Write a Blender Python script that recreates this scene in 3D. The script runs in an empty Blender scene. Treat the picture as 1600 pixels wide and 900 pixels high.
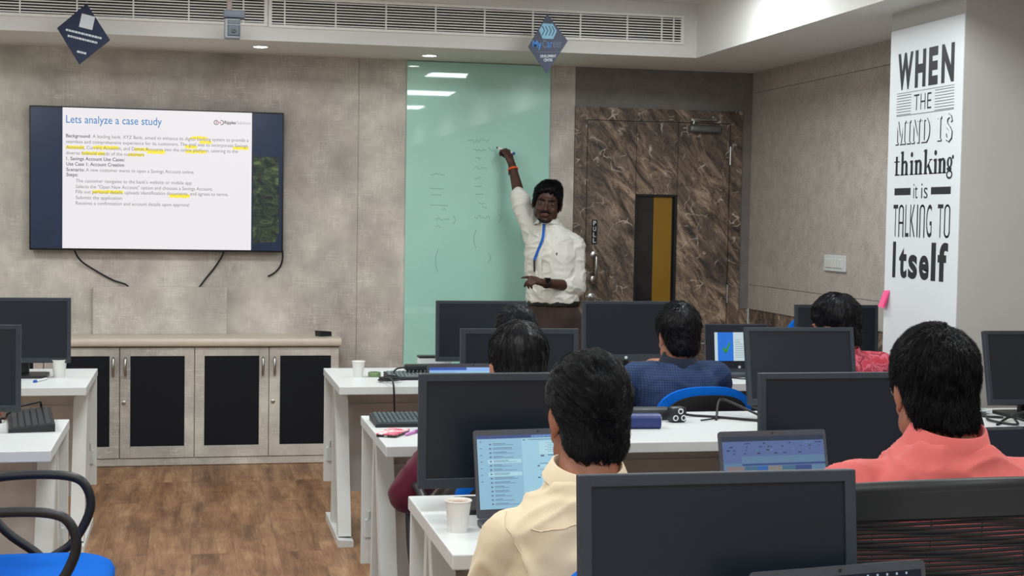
import bpy, bmesh, math, random
from mathutils import Vector, Matrix, Euler, noise
from mathutils.bvhtree import BVHTree
PI = math.pi
SC = bpy.context.scene
COL = SC.collection
random.seed(7)

# ------------------------------------------------------------------ camera, world, lights, exposure
cam_d = bpy.data.cameras.new('camera')
cam_d.sensor_width = 36.0
cam_d.lens = 36.0 * 2317.5 / 1600
cam_d.clip_start = 0.05
cam = bpy.data.objects.new('camera', cam_d)
COL.objects.link(cam)
_r = Vector((0.97758075, -0.20993910, 0.01616935))
_d = Vector((0.00584282, -0.04971561, -0.99874632))
_f = Vector((0.21047978, 0.97644966, -0.04737438))
M3 = Matrix((_r, -_d, -_f)).transposed()
cam.matrix_world = Matrix.Translation((0, 0, 1.5)) @ M3.to_4x4()
SC.camera = cam

SC.view_settings.view_transform = 'Standard'
SC.view_settings.look = 'None'
SC.view_settings.exposure = 0.0
SC.view_settings.gamma = 1.0
SC.view_settings.use_curve_mapping = False

world = bpy.data.worlds.new('world')
SC.world = world
world.use_nodes = True
world.node_tree.nodes['Background'].inputs[0].default_value = (0.75, 0.8, 0.85, 1)
world.node_tree.nodes['Background'].inputs[1].default_value = 0.25

PANEL_EMIT = 23.0          # ceiling panel lights
PANEL_COL = (0.95, 0.985, 1.0)
DOWN_EMIT = 30.0          # small recessed downlights

# ------------------------------------------------------------------ small helpers
def srgb(r, g, b):
    def f(c):
        c = c / 255.0
        return c / 12.92 if c <= 0.04045 else ((c + 0.055) / 1.055) ** 2.4
    return (f(r), f(g), f(b), 1.0)

def new_obj(name, me, parent=None, loc=(0, 0, 0), rot=(0, 0, 0)):
    o = bpy.data.objects.new(name, me)
    COL.objects.link(o)
    o.location = loc
    o.rotation_euler = rot
    if parent is not None:
        o.parent = parent
    return o

def obj(name, bm, mats, parent=None, loc=(0, 0, 0), rot=(0, 0, 0), smooth=None):
    """link a bmesh as ONE mesh object"""
    me = bpy.data.meshes.new(name)
    bmesh.ops.recalc_face_normals(bm, faces=bm.faces)
    bm.to_mesh(me)
    bm.free()
    if not isinstance(mats, (list, tuple)):
        mats = [mats]
    for m in mats:
        me.materials.append(m)
    if smooth is not None:
        me.polygons.foreach_set('use_smooth', [True] * len(me.polygons))
        if smooth < 179:
            me.set_sharp_from_angle(angle=math.radians(smooth))
    me.update()
    return new_obj(name, me, parent, loc, rot)

def thing(name, label, cat, loc=(0, 0, 0), rz=0.0, group=None, rot=None):
    o = bpy.data.objects.new(name, None)
    COL.objects.link(o)
    o.empty_display_size = 0.05
    o.location = loc
    o.rotation_euler = rot if rot else (0, 0, rz)
    o['label'] = label
    o['category'] = cat
    if group:
        o['group'] = group
    return o

def tag(o, label, cat, group=None):
    o['label'] = label
    o['category'] = cat
    if group:
        o['group'] = group
    return o

def struct(name, bm, m, parent=None, **k):
    o = obj(name, bm, m, parent, **k)
    if parent is None:
        o['kind'] = 'structure'
    return o

def dup(root, loc, rz, label, group=None):
    r = root.copy(); COL.objects.link(r)
    r.location = loc; r.rotation_euler = (0, 0, rz)
    r['label'] = label
    if group:
        r['group'] = group
    for ch in list(root.children):
        c = ch.copy(); COL.objects.link(c); c.parent = r
        for g in list(ch.children):
            d = g.copy(); COL.objects.link(d); d.parent = c
    return r

def BM():
    return bmesh.new()

def add_geo(bm, verts, faces, mi=0, M=None):
    vs = [bm.verts.new(M @ Vector(v) if M is not None else v) for v in verts]
    out = []
    for f in faces:
        try:
            fc = bm.faces.new([vs[i] for i in f])
            fc.material_index = mi
            out.append(fc)
        except ValueError:
            pass
    return vs, out

def box(bm, lo, hi, bev=0.0, mi=0, M=None, seg=2):
    """axis aligned box from corner lo to corner hi, optional rounded edges"""
    t = bmesh.new()
    c = [(a + b) / 2 for a, b in zip(lo, hi)]
    s = [abs(b - a) for a, b in zip(lo, hi)]
    bmesh.ops.create_cube(t, size=1.0, matrix=Matrix.Translation(c) @ Matrix.Diagonal((s[0], s[1], s[2], 1)))
    if bev > 0:
        bmesh.ops.bevel(t, geom=list(t.edges), offset=min(bev, min(s) * 0.49), segments=seg, profile=0.5, affect='EDGES')
    merge(bm, t, mi, M)

def merge(bm, t, mi=0, M=None):
    vm = {}
    for v in t.verts:
        vm[v] = bm.verts.new(M @ v.co if M is not None else v.co)
    for f in t.faces:
        try:
            nf = bm.faces.new([vm[v] for v in f.verts])
            nf.material_index = mi
            nf.smooth = f.smooth
        except ValueError:
            pass
    t.free()

def frame_of(d):
    d = Vector(d).normalized()
    a = Vector((0, 0, 1)) if abs(d.z) < 0.9 else Vector((1, 0, 0))
    u = d.cross(a).normalized()
    return u, d.cross(u).normalized()

def catmull(pts, n=6):
    P = [Vector(p) for p in pts]
    if len(P) < 3:
        return P
    P = [P[0] * 2 - P[1]] + P + [P[-1] * 2 - P[-2]]
    out = []
    for i in range(1, len(P) - 2):
        a, b, c, d = P[i - 1:i + 3]
        for k in range(n):
            t = k / n
            out.append(0.5 * ((2 * b) + (c - a) * t + (2 * a - 5 * b + 4 * c - d) * t * t + (3 * b - a - 3 * c + d) * t ** 3))
    out.append(P[-2])
    return out

def tube(bm, pts, r, n=8, mi=0, M=None, flat=None, smooth_path=0, closed=False):
    """swept tube; r a number or list; flat = (u scale, v scale, up vector)"""
    if smooth_path:
        pts = catmull(pts, smooth_path)
    P = [Vector(p) for p in pts]
    R = r if isinstance(r, (list, tuple)) else [r] * len(P)
    if len(R) != len(P):
        R = [R[0] + (R[-1] - R[0]) * i / (len(P) - 1) for i in range(len(P))]
    verts, faces = [], []
    prev = None
    for i, p in enumerate(P):
        d = (P[min(i + 1, len(P) - 1)] - P[max(i - 1, 0)])
        if d.length < 1e-9:
            d = Vector((0, 0, 1))
        d.normalize()
        if flat:
            up = Vector(flat[2])
            u = d.cross(up).normalized(); v = u.cross(d).normalized()
        elif prev is None:
            u, v = frame_of(d)
        else:
            u = (prev - d * prev.dot(d)).normalized(); v = d.cross(u).normalized()
        prev = u
        for k in range(n):
            a = 2 * PI * k / n
            if flat:
                verts.append(p + (u * math.cos(a) * flat[0] + v * math.sin(a) * flat[1]) * R[i])
            else:
                verts.append(p + (u * math.cos(a) + v * math.sin(a)) * R[i])
    for i in range(len(P) - 1):
        for k in range(n):
            faces.append((i * n + k, i * n + (k + 1) % n, (i + 1) * n + (k + 1) % n, (i + 1) * n + k))
    faces.append(tuple(range(n - 1, -1, -1)))
    faces.append(tuple((len(P) - 1) * n + k for k in range(n)))
    return add_geo(bm, verts, faces, mi, M)

def lathe(bm, prof, n=24, mi=0, M=None, cap=True):
    verts, faces = [], []
    for r, z in prof:
        for k in range(n):
            a = 2 * PI * k / n
            verts.append((r * math.cos(a), r * math.sin(a), z))
    for i in range(len(prof) - 1):
        for k in range(n):
            faces.append((i * n + k, i * n + (k + 1) % n, (i + 1) * n + (k + 1) % n, (i + 1) * n + k))
    if cap:
        faces.append(tuple(range(n - 1, -1, -1)))
        faces.append(tuple((len(prof) - 1) * n + k for k in range(n)))
    return add_geo(bm, verts, faces, mi, M)

def prism(bm, poly, y0, y1, mi=0, M=None):
    """polygon in (x, z) extruded along y"""
    n = len(poly)
    v = [(x, y0, z) for x, z in poly] + [(x, y1, z) for x, z in poly]
    f = [tuple(range(n)), tuple(range(2 * n - 1, n - 1, -1))]
    f += [(i, (i + 1) % n, n + (i + 1) % n, n + i) for i in range(n)]
    return add_geo(bm, v, f, mi, M)

def rrect(x0, z0, x1, z1, r, n=5):
    out = []
    for cx, cz, a0 in ((x1 - r, z1 - r, 0), (x0 + r, z1 - r, 90), (x0 + r, z0 + r, 180), (x1 - r, z0 + r, 270)):
        for k in range(n + 1):
            a = math.radians(a0 + 90 * k / n)
            out.append((cx + r * math.cos(a), cz + r * math.sin(a)))
    return out

def quad(bm, x0, z0, x1, z1, y=0.0, mi=0, M=None):
    return add_geo(bm, [(x0, y, z0), (x1, y, z0), (x1, y, z1), (x0, y, z1)], [(0, 1, 2, 3)], mi, M)

_txt = {}
def text_geo(s, bold=0.0):
    """outline of a string in the built-in font, as (verts2d, faces) normalised to its own box"""
    key = (s, bold)
    if key in _txt:
        return _txt[key]
    cu = bpy.data.curves.new('t', 'FONT')
    cu.body = s
    cu.offset = bold
    cu.resolution_u = 4
    cu.fill_mode = 'FRONT'
    o = bpy.data.objects.new('t', cu)
    COL.objects.link(o)
    bpy.context.view_layer.update()
    dg = bpy.context.evaluated_depsgraph_get()
    me = bpy.data.meshes.new_from_object(o.evaluated_get(dg))
    v = [(p.co.x, p.co.y) for p in me.vertices]
    f = [tuple(p.vertices) for p in me.polygons]
    bpy.data.objects.remove(o); bpy.data.curves.remove(cu); bpy.data.meshes.remove(me)
    x0 = min(a for a, b in v); x1 = max(a for a, b in v)
    y0 = min(b for a, b in v); y1 = max(b for a, b in v)
    v = [((a - x0) / (x1 - x0), (b - y0) / (y1 - y0)) for a, b in v]
    _txt[key] = (v, f, (x1 - x0), (y1 - y0), y0)
    return _txt[key]

def text(bm, s, x0, z0, x1, z1, y=0.0, mi=0, M=None, bold=0.0):
    """fit a string into a rectangle of the x-z plane (z0 = lowest ink, z1 = highest ink)"""
    v, f = text_geo(s, bold)[:2]
    vv = [(x0 + a * (x1 - x0), y, z0 + b * (z1 - z0)) for a, b in v]
    return add_geo(bm, vv, f, mi, M)

def text_line(bm, s, x0, x1, zbase, capscale, y=0.0, mi=0, M=None, bold=0.0):
    """a string on a baseline: width from x0 to x1, heights by the font's own size * capscale"""
    v, f, w, h, y0 = text_geo(s, bold)
    vv = [(x0 + a * (x1 - x0), y, zbase + (y0 + b * h) * capscale) for a, b in v]
    return add_geo(bm, vv, f, mi, M)

# ------------------------------------------------------------------ materials
MATS = {}
class NT:
    def __init__(self, name):
        self.m = bpy.data.materials.new(name)
        self.m.use_nodes = True
        self.t = self.m.node_tree
        self.b = self.t.nodes['Principled BSDF']
    def n(self, kind, **kw):
        nd = self.t.nodes.new(kind)
        for k, v in kw.items():
            if k.startswith('i_'):
                key = k[2:]
                key = int(key) if key.isdigit() else key.replace('_', ' ')
                nd.inputs[key].default_value = v
            else:
                setattr(nd, k, v)
        return nd
    def l(self, a, b):
        self.t.links.new(a, b)
    def pos(self, scale=(1, 1, 1), rot=(0, 0, 0), obj_space=False):
        if obj_space:
            src = self.n('ShaderNodeTexCoord').outputs['Object']
        else:
            src = self.n('ShaderNodeNewGeometry').outputs['Position']
        mp = self.n('ShaderNodeMapping')
        mp.inputs['Scale'].default_value = scale
        if any(rot):
            m0 = self.n('ShaderNodeMapping')
            m0.inputs['Rotation'].default_value = rot
            self.l(src, m0.inputs['Vector'])
            src = m0.outputs['Vector']
        self.l(src, mp.inputs['Vector'])
        return mp.outputs['Vector']
    def noise(self, vec, scale, detail=4, rough=0.55, dist=0.0):
        nd = self.n('ShaderNodeTexNoise')
        nd.inputs['Scale'].default_value = scale
        nd.inputs['Detail'].default_value = detail
        nd.inputs['Roughness'].default_value = rough
        nd.inputs['Distortion'].default_value = dist
        self.l(vec, nd.inputs['Vector'])
        return nd.outputs['Fac']
    def ramp(self, fac, stops, interp='LINEAR'):
        r = self.n('ShaderNodeValToRGB')
        r.color_ramp.interpolation = interp
        e = r.color_ramp.elements
        while len(e) < len(stops):
            e.new(0.5)
        for i, (p, c) in enumerate(stops):
            e[i].position = p
            e[i].color = c if len(c) == 4 else (*c, 1)
        self.l(fac, r.inputs['Fac'])
        return r.outputs['Color']
    def math(self, op, a, b=None, c=None):
        nd = self.n('ShaderNodeMath', operation=op)
        for i, x in enumerate((a, b, c)):
            if x is None:
                continue
            if isinstance(x, (int, float)):
                nd.inputs[i].default_value = x
            else:
                self.l(x, nd.inputs[i])
        return nd.outputs[0]
    def mix(self, fac, a, b, mode='MIX'):
        nd = self.n('ShaderNodeMix', data_type='RGBA', blend_type=mode)
        for i, x in ((0, fac), (6, a), (7, b)):
            if isinstance(x, (int, float, tuple)):
                nd.inputs[i].default_value = x
            else:
                self.l(x, nd.inputs[i])
        return nd.outputs[2]
    def bump(self, h, strength=0.2, dist=0.005):
        b = self.n('ShaderNodeBump')
        b.inputs['Strength'].default_value = strength
        b.inputs['Distance'].default_value = dist
        self.l(h, b.inputs['Height'])
        self.l(b.outputs['Normal'], self.b.inputs['Normal'])
    def color(self, c):
        if isinstance(c, tuple):
            self.b.inputs['Base Color'].default_value = c
        else:
            self.l(c, self.b.inputs['Base Color'])
    def set(self, **kw):
        for k, v in kw.items():
            self.b.inputs[k.replace('_', ' ')].default_value = v

def plain(name, col, rough=0.5, metal=0.0, var=0.06, scale=30, coat=0.0, spec=0.5, bump=0.0, sheen=0.0):
    """procedural material: a base colour with slight noise variation in tone and gloss"""
    if name in MATS:
        return MATS[name]
    t = NT(name)
    v = t.pos(obj_space=True)
    f = t.noise(v, scale, 3)
    lo = tuple(c * (1 - var) for c in col[:3]) + (1,)
    hi = tuple(min(1, c * (1 + var)) for c in col[:3]) + (1,)
    t.color(t.ramp(f, [(0.3, lo), (0.7, hi)]))
    t.set(Roughness=rough, Metallic=metal, Coat_Weight=coat, Specular_IOR_Level=spec, Sheen_Weight=sheen)
    if bump:
        t.bump(f, bump, 0.002)
    MATS[name] = t.m
    return t.m

def emit(name, col, strength=1.0, rough=0.3):
    """a screen or lamp surface: gives off light, over a dark glossy body"""
    if name in MATS:
        return MATS[name]
    t = NT(name)
    t.color((0.01, 0.01, 0.012, 1))
    t.set(Roughness=rough, Emission_Color=col, Emission_Strength=strength)
    MATS[name] = t.m
    return t.m

def mat_concrete(name='concrete wallpaper'):
    t = NT(name)
    p = t.pos()
    big = t.noise(p, 0.9, 4, 0.55)
    mid = t.noise(p, 4.0, 6, 0.62)
    # loose linen crosshatch: short pale threads both ways, gathered in patches
    hx = t.noise(t.pos((9, 9, 210)), 1.5, 3, 0.7)
    hz = t.noise(t.pos((210, 210, 9)), 1.5, 3, 0.7)
    a = t.math('MULTIPLY_ADD', mid, 0.5, t.math('MULTIPLY', big, 0.5))
    c = t.ramp(a, [(0.37, srgb(140, 134, 132)), (0.46, srgb(174, 167, 161)), (0.54, srgb(200, 194, 185)), (0.64, srgb(234, 227, 215))])
    hue = t.ramp(t.noise(p, 2.3, 2), [(0.42, srgb(196, 180, 172)), (0.58, srgb(186, 190, 176))])
    c = t.mix(0.28, c, hue)
    s = t.math('MAXIMUM', t.ramp(hx, [(0.55, (0, 0, 0)), (0.70, (1, 1, 1))]), t.ramp(hz, [(0.55, (0, 0, 0)), (0.70, (1, 1, 1))]))
    s = t.math('MULTIPLY', s, t.ramp(t.noise(p, 6, 4, .65), [(0.40, (0, 0, 0)), (0.62, (1, 1, 1))]))
    c = t.mix(t.math('MULTIPLY', s, 0.72), c, srgb(250, 244, 232))
    d = t.math('MAXIMUM', t.ramp(hx, [(0.30, (1, 1, 1)), (0.42, (0, 0, 0))]), t.ramp(hz, [(0.30, (1, 1, 1)), (0.42, (0, 0, 0))]))
    d = t.math('MULTIPLY', d, t.ramp(t.noise(t.pos((1.3, 1.3, 1)), 5, 4, .65), [(0.42, (0, 0, 0)), (0.62, (1, 1, 1))]))
    c = t.mix(t.math('MULTIPLY', d, 0.5), c, srgb(136, 130, 126))
    t.color(c)
    t.set(Roughness=0.6, Specular_IOR_Level=0.35)
    t.bump(s, 0.06, 0.002)
    return t.m

def mat_fabric(name, c0, c1, scale=160):
    t = NT(name)
    p = t.pos()
    f = t.noise(p, scale, 3, 0.7)
    g = t.noise(p, 14, 4)
    a = t.math('MULTIPLY_ADD', f, 0.7, t.math('MULTIPLY', g, 0.3))
    t.color(t.ramp(a, [(0.36, c0), (0.64, c1)]))
    t.set(Roughness=0.95, Specular_IOR_Level=0.1, Sheen_Weight=0.1)
    t.bump(f, 0.25, 0.002)
    return t.m

def mat_marble():
    t = NT('brown marble laminate')
    p = t.pos((1, 1, 1), (0, math.radians(38), 0))
    st = t.pos((5.5, 5.5, 1.7), (0, math.radians(38), 0))
    wv = t.noise(st, 1.6, 8, 0.68, 1.2)
    big = t.noise(t.pos((2.2, 2.2, 0.9), (0, math.radians(38), 0)), 1.5, 3, 0.5, 0.6)
    base = t.ramp(wv, [(0.36, srgb(58, 51, 48)), (0.45, srgb(112, 96, 84)), (0.53, srgb(150, 129, 111)), (0.62, srgb(200, 176, 152))])
    dark = t.ramp(big, [(0.42, (1, 1, 1)), (0.6, (0, 0, 0))])
    base = t.mix(t.math('MULTIPLY', dark, 0.6), base, srgb(84, 76, 72))
    # black cracks following the grain
    crk = t.n('ShaderNodeTexVoronoi', feature='DISTANCE_TO_EDGE')
    crk.inputs['Scale'].default_value = 2.6
    vadd = t.n('ShaderNodeVectorMath', operation='ADD')
    nz = t.n('ShaderNodeTexNoise'); nz.inputs['Scale'].default_value = 4.0; nz.inputs['Detail'].default_value = 4
    t.l(st, nz.inputs['Vector'])
    sc = t.n('ShaderNodeVectorMath', operation='SCALE'); sc.inputs['Scale'].default_value = 0.9
    t.l(nz.outputs['Color'], sc.inputs[0])
    t.l(st, vadd.inputs[0]); t.l(sc.outputs[0], vadd.inputs[1])
    t.l(vadd.outputs[0], crk.inputs['Vector'])
    cm = t.ramp(crk.outputs['Distance'], [(0.0, (1, 1, 1)), (0.045, (0, 0, 0))])
    base = t.mix(t.math('MULTIPLY', cm, 0.75), base, srgb(42, 36, 34))
    # thin pale veins, broken up
    vo = t.n('ShaderNodeTexVoronoi', feature='DISTANCE_TO_EDGE')
    vo.inputs['Scale'].default_value = 6.5
    nz2 = t.n('ShaderNodeTexNoise'); nz2.inputs['Scale'].default_value = 5.0; nz2.inputs['Detail'].default_value = 3
    pp = t.pos((1, 1, 1), (0, math.radians(-25), 0))
    t.l(pp, nz2.inputs['Vector'])
    sc2 = t.n('ShaderNodeVectorMath', operation='SCALE'); sc2.inputs['Scale'].default_value = 0.35
    t.l(nz2.outputs['Color'], sc2.inputs[0])
    va2 = t.n('ShaderNodeVectorMath', operation='ADD')
    t.l(pp, va2.inputs[0]); t.l(sc2.outputs[0], va2.inputs[1])
    t.l(va2.outputs[0], vo.inputs['Vector'])
    vm = t.ramp(vo.outputs['Distance'], [(0.0, (1, 1, 1)), (0.030, (0, 0, 0))])
    brk = t.ramp(t.noise(p, 8.5, 3), [(0.50, (0, 0, 0)), (0.60, (1, 1, 1))])
    base = t.mix(t.math('MULTIPLY', t.math('MULTIPLY', vm, brk), 0.85), base, srgb(224, 214, 200))
    t.color(base)
    t.set(Roughness=0.42, Specular_IOR_Level=0.4)
    return t.m

def mat_floor():
    t = NT('oak plank floor')
    p = t.pos()
    br = t.n('ShaderNodeTexBrick')
    mp = t.n('ShaderNodeMapping'); mp.inputs['Rotation'].default_value = (0, 0, PI / 2)
    t.l(p, mp.inputs['Vector']); t.l(mp.outputs[0], br.inputs['Vector'])
    br.inputs['Scale'].default_value = 1.0
    br.inputs['Brick Width'].default_value = 1.2
    br.inputs['Row Height'].default_value = 0.19
    br.inputs['Mortar Size'].default_value = 0.0012
    br.inputs['Color1'].default_value = (0.3, 0.3, 0.3, 1)
    br.inputs['Color2'].default_value = (0.72, 0.72, 0.72, 1)
    br.inputs['Mortar'].default_value = (0.12, 0.12, 0.12, 1)
    # every plank shifts the grain, so it breaks at the joints
    off = t.n('ShaderNodeVectorMath', operation='SCALE'); off.inputs['Scale'].default_value = 9.0
    t.l(br.outputs['Color'], off.inputs[0])
    ad = t.n('ShaderNodeVectorMath', operation='ADD'); t.l(p, ad.inputs[0]); t.l(off.outputs[0], ad.inputs[1])
    def st(sc):
        m = t.n('ShaderNodeMapping'); m.inputs['Scale'].default_value = sc; t.l(ad.outputs[0], m.inputs['Vector']); return m.outputs[0]
    gr = t.noise(st((9, 0.9, 1)), 1.6, 6, 0.62, 0.5)
    fi = t.noise(st((120, 5, 1)), 1.5, 3, 0.7)
    kn = t.noise(st((5, 3, 1)), 1.4, 4, 0.6, .8)
    a = t.math('MULTIPLY_ADD', gr, 0.5, t.math('MULTIPLY', fi, 0.25))
    a = t.math('MULTIPLY_ADD', kn, 0.25, a)
    c = t.ramp(a, [(0.38, srgb(98, 68, 46)), (0.47, srgb(132, 97, 68)), (0.54, srgb(152, 116, 84)), (0.64, srgb(178, 144, 108))])
    c = t.mix(0.35, c, br.outputs['Color'], 'SOFT_LIGHT')
    t.color(c)
    t.set(Roughness=0.45, Specular_IOR_Level=0.4)
    t.bump(fi, 0.05, 0.002)
    return t.m

def mat_greenglass():
    t = NT('back painted green glass')
    f = t.noise(t.pos(), 1.5, 2)
    t.color(t.ramp(f, [(0.3, srgb(170, 222, 208)), (0.7, srgb(178, 230, 216))]))
    t.set(Roughness=0.35, Specular_IOR_Level=0.3, Coat_Weight=1.0, Coat_Roughness=0.02)
    return t.m

M_CONC = mat_concrete()
M_CAB = mat_concrete('cabinet laminate')
M_FAB = mat_fabric('grey brown fabric wall panel', srgb(152, 144, 136), srgb(196, 187, 177))
M_FABD = mat_fabric('charcoal fabric wall panel', srgb(112, 109, 107), srgb(140, 136, 133))
M_MARB = mat_marble()
M_FLOOR = mat_floor()
M_GLASS = mat_greenglass()
M_WHITE = plain('white wall paint', srgb(226, 226, 222), 0.7, var=0.012, scale=3)
M_GREYP = plain('grey pillar paint', srgb(188, 187, 182), 0.75, var=0.015, scale=3)
M_LAM = plain('white laminate', srgb(212, 216, 215), 0.35, var=0.01, scale=8)
M_PANEL = plain('grey modesty board', srgb(218, 216, 214), 0.6, var=0.03, scale=12)
M_METW = plain('white coated steel', srgb(214, 217, 214), 0.4, var=0.02, scale=10)
M_BLK = plain('black plastic', srgb(26, 28, 31), 0.42, var=0.1, scale=60)
M_BLK2 = plain('matte black plastic', srgb(20, 21, 23), 0.6, var=0.1, scale=60)
M_BEZ = plain('monitor bezel plastic', srgb(42, 50, 59), 0.5, var=0.05, scale=60)
M_SCR = plain('switched off screen', srgb(14, 24, 36), 0.36, var=0.04, scale=4, spec=0.5)
M_LAPG = plain('laptop dark grey shell', srgb(62, 66, 74), 0.45, var=0.05, scale=50)
M_CHROME = plain('brushed steel', srgb(190, 190, 188), 0.3, metal=1.0, var=0.05, scale=80)
M_CABLE = plain('black cable rubber', srgb(18, 18, 19), 0.5, var=0.1, scale=40)
M_DARKP = plain('dark cabinet panel', srgb(14, 18, 27), 0.6, var=0.08, scale=20, spec=0.25)
M_BLUEF = plain('blue chair fabric', srgb(0, 96, 196), 0.85, var=0.08, scale=220, spec=0.15, bump=0.2)
M_PAPERC = plain('white paper cup', srgb(224, 224, 220), 0.6, var=0.015, scale=12)
M_INK = plain('black vinyl lettering', srgb(34, 36, 40), 0.5, var=0.05, scale=20)
M_NAVY = plain('navy sign card', srgb(24, 38, 70), 0.45, var=0.06, scale=14)
M_WPRINT = plain('white print', srgb(214, 220, 226), 0.6, var=0.04, scale=60)
M_LED = emit('ceiling light panel', (*PANEL_COL, 1), PANEL_EMIT)
M_DOWN = emit('downlight lens', (1.0, 0.97, 0.9, 1), DOWN_EMIT)
M_PICTO = plain('grey legend print', srgb(120, 126, 132), 0.6, var=0.05, scale=60)
# ================================================================== THE SETTING
D = 9.30          # front wall
XR = 3.61         # right wall
XL = -3.6         # left wall
YB = -3.2         # wall behind the camera
ZS = 2.477        # soffit underside
ZC = 2.80         # ceiling
b = BM(); box(b, (XL - .1, YB - .1, -.1), (XR + .1, D + .1, 0)); struct('floor', b, M_FLOOR)
b = BM(); box(b, (XL - .1, YB - .1, ZC), (XR + .1, D + .1, ZC + .1)); struct('ceiling', b, M_WHITE)
# front soffit and right soffit (white gypsum bulkhead)
b = BM(); prism(b, [(XL, ZS), (XR, ZS), (XR, ZC), (XL, ZC)], 8.547, D); struct('trim_1', b, M_WHITE)
b = BM(); box(b, (2.953, YB, ZS), (XR, 8.547, ZC)); struct('trim_2', b, M_WHITE)
# front wall: textured wallpaper in three wide panels up to the fabric zone
b = BM()
for x0, x1 in ((XL, -1.18), (-1.178, 1.006), (1.008, 2.40)):
    box(b, (x0, D, 0), (x1, D + .1, ZS))
wf = struct('wall_front', b, M_CONC)
# wall around the door
b = BM()
box(b, (2.40, D, 2.222), (XR, D + .1, ZS)); box(b, (3.541, D - .0, .92), (XR, D + .1, 2.222))
obj('fabric_panel', b, M_FABD, wf)
b = BM(); box(b, (3.541, D + .005, 0), (XR, D + .1, .92)); obj('dado_panel', b, M_MARB, wf)
b = BM(); box(b, (XL, D - .012, 0), (2.40, D, .08), .003); struct('baseboard_front', b, M_CAB)
# right wall: fabric panels over a marble dado
b = BM(); box(b, (XR + .01, YB, 0), (XR + .1, D, ZS)); wr = struct('wall_right', b, M_MARB)
b = BM()
box(b, (XR, 6.0, 2.346), (XR + .02, D, ZS)); box(b, (XR, 6.0, 1.083), (XR + .02, D, 2.343))
box(b, (XR, 6.0, .922), (XR + .02, D, 1.080)); box(b, (XR, YB, .922), (XR + .02, 5.9, ZS))
obj('fabric_panel', b, M_FAB, wr)
b = BM(); box(b, (XL - .1, YB, 0), (XL, D, ZC)); struct('wall_left', b, M_WHITE)
b = BM(); box(b, (XL, YB - .1, 0), (XR, YB, ZC)); struct('wall_back', b, M_WHITE)
# pillar on the right
b = BM(); box(b, (3.181, 5.762, 0), (XR, 6.442, ZS)); struct('wall_pillar', b, M_GREYP)

# ---- door
b = BM()
box(b, (2.402, D - .012, 0), (2.483, D + .06, 2.222)); box(b, (3.461, D - .012, 0), (3.541, D + .06, 2.222)); box(b, (2.483, D - .012, 2.14), (3.461, D + .06, 2.222))
d1 = struct('door_1', b, M_MARB)
b = BM()
yf = D - .006
for x0, x1 in ((2.488, 2.815), (3.102, 3.456)):
    box(b, (x0, yf, .01), (x1, D + .04, 2.136))
box(b, (2.8185, yf, 1.667), (3.0985, D + .04, 2.134)); box(b, (2.8185, yf, .01), (3.0985, D + .04, .70)); box(b, (2.485, D + .04, .01), (3.459, D + .058, 2.138))
obj('door_leaf', b, M_MARB, d1)
b = BM()
for lo, hi in (((2.8165, D - .014, .70), (2.828, D + .03, 1.667)), ((3.083, D - .014, .70), (3.1005, D + .03, 1.667)), ((2.828, D - .014, 1.652), (3.083, D + .03, 1.667)), ((2.828, D - .014, .70), (3.083, D + .03, .715))):
    box(b, lo, hi, .002)
obj('window_frame', b, M_BLK2, d1)
M_OCHRE = plain('ochre film', srgb(148, 112, 26), 0.35, var=0.05, scale=6)
M_DPANE = plain('dark glazing', srgb(40, 38, 38), 0.15, var=0.3, scale=9)
b = BM(); quad(b, 2.828, .715, 3.083, 1.652, D + .012); wp = obj('window_pane', b, M_DPANE, d1)
b = BM(); box(b, (2.945, D + .007, .715), (3.07, D + .011, 1.652)); obj('ochre_strip', b, M_OCHRE, wp)
# closer: body, cap screws, arm
b = BM(); box(b, (3.165, D - .06, 2.075), (3.385, D - .008, 2.125), .016, seg=3); cb = obj('door_closer', b, plain('grey closer metal', srgb(120, 124, 126), .35, metal=.6), d1, smooth=40)
b = BM(); tube(b, [(3.19, D - .04, 2.13), (3.20, D - .04, 2.16), (3.30, D - .045, 2.158), (3.34, D - .02, 2.172)], .008); box(b, (3.18, D - .03, 2.148), (3.25, D - .013, 2.166), .003)
box(b, (3.325, D - .03, 2.155), (3.36, D - .013, 2.185), .003)
obj('closer_arm', b, M_CHROME, cb, smooth=40)
# hinges
for z in (1.93, 1.02, .25):
    b = BM(); tube(b, [(3.459, D - .016, z - .06), (3.459, D - .016, z + .06)], .007); obj('hinge', b, M_CHROME, d1, smooth=40)
# pull handle with two roses
b = BM(); tube(b, [(2.544, D - .01, 1.265), (2.544, D - .055, 1.265), (2.544, D - .065, 1.255), (2.544, D - .065, 1.115), (2.544, D - .055, 1.105), (2.544, D - .01, 1.105)], .010, 10)
for z in (1.265, 1.105):
    lathe(b, [(.026, 0), (.026, .006), (.018, .010)], 20, M=Matrix.Translation((2.544, D - .006, z)) @ Matrix.Rotation(PI / 2, 4, 'X'))
obj('door_handle', b, M_CHROME, d1, smooth=40)
b = BM(); lathe(b, [(.027, 0), (.027, .008), (.013, .012), (.013, .022)], 20, M=Matrix.Translation((2.53, D - .006, .992)) @ Matrix.Rotation(PI / 2, 4, 'X')); box(b, (2.524, D - .036, .985), (2.536, D - .02, 1.0), .002)
obj('lock', b, M_CHROME, d1, smooth=40)
b = BM(); box(b, (2.525, D - .012, 1.337), (2.561, D - .0055, 1.495), .002); ps = obj('pull_sign', b, M_BLK2, d1)
b = BM()
for k, ch in enumerate('PULL'):
    z1 = 1.488 - k * .0375
    text(b, ch, 2.533, z1 - .029, 2.553, z1, D - .0125, bold=.02)
obj('lettering', b, M_WPRINT, ps)

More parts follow.
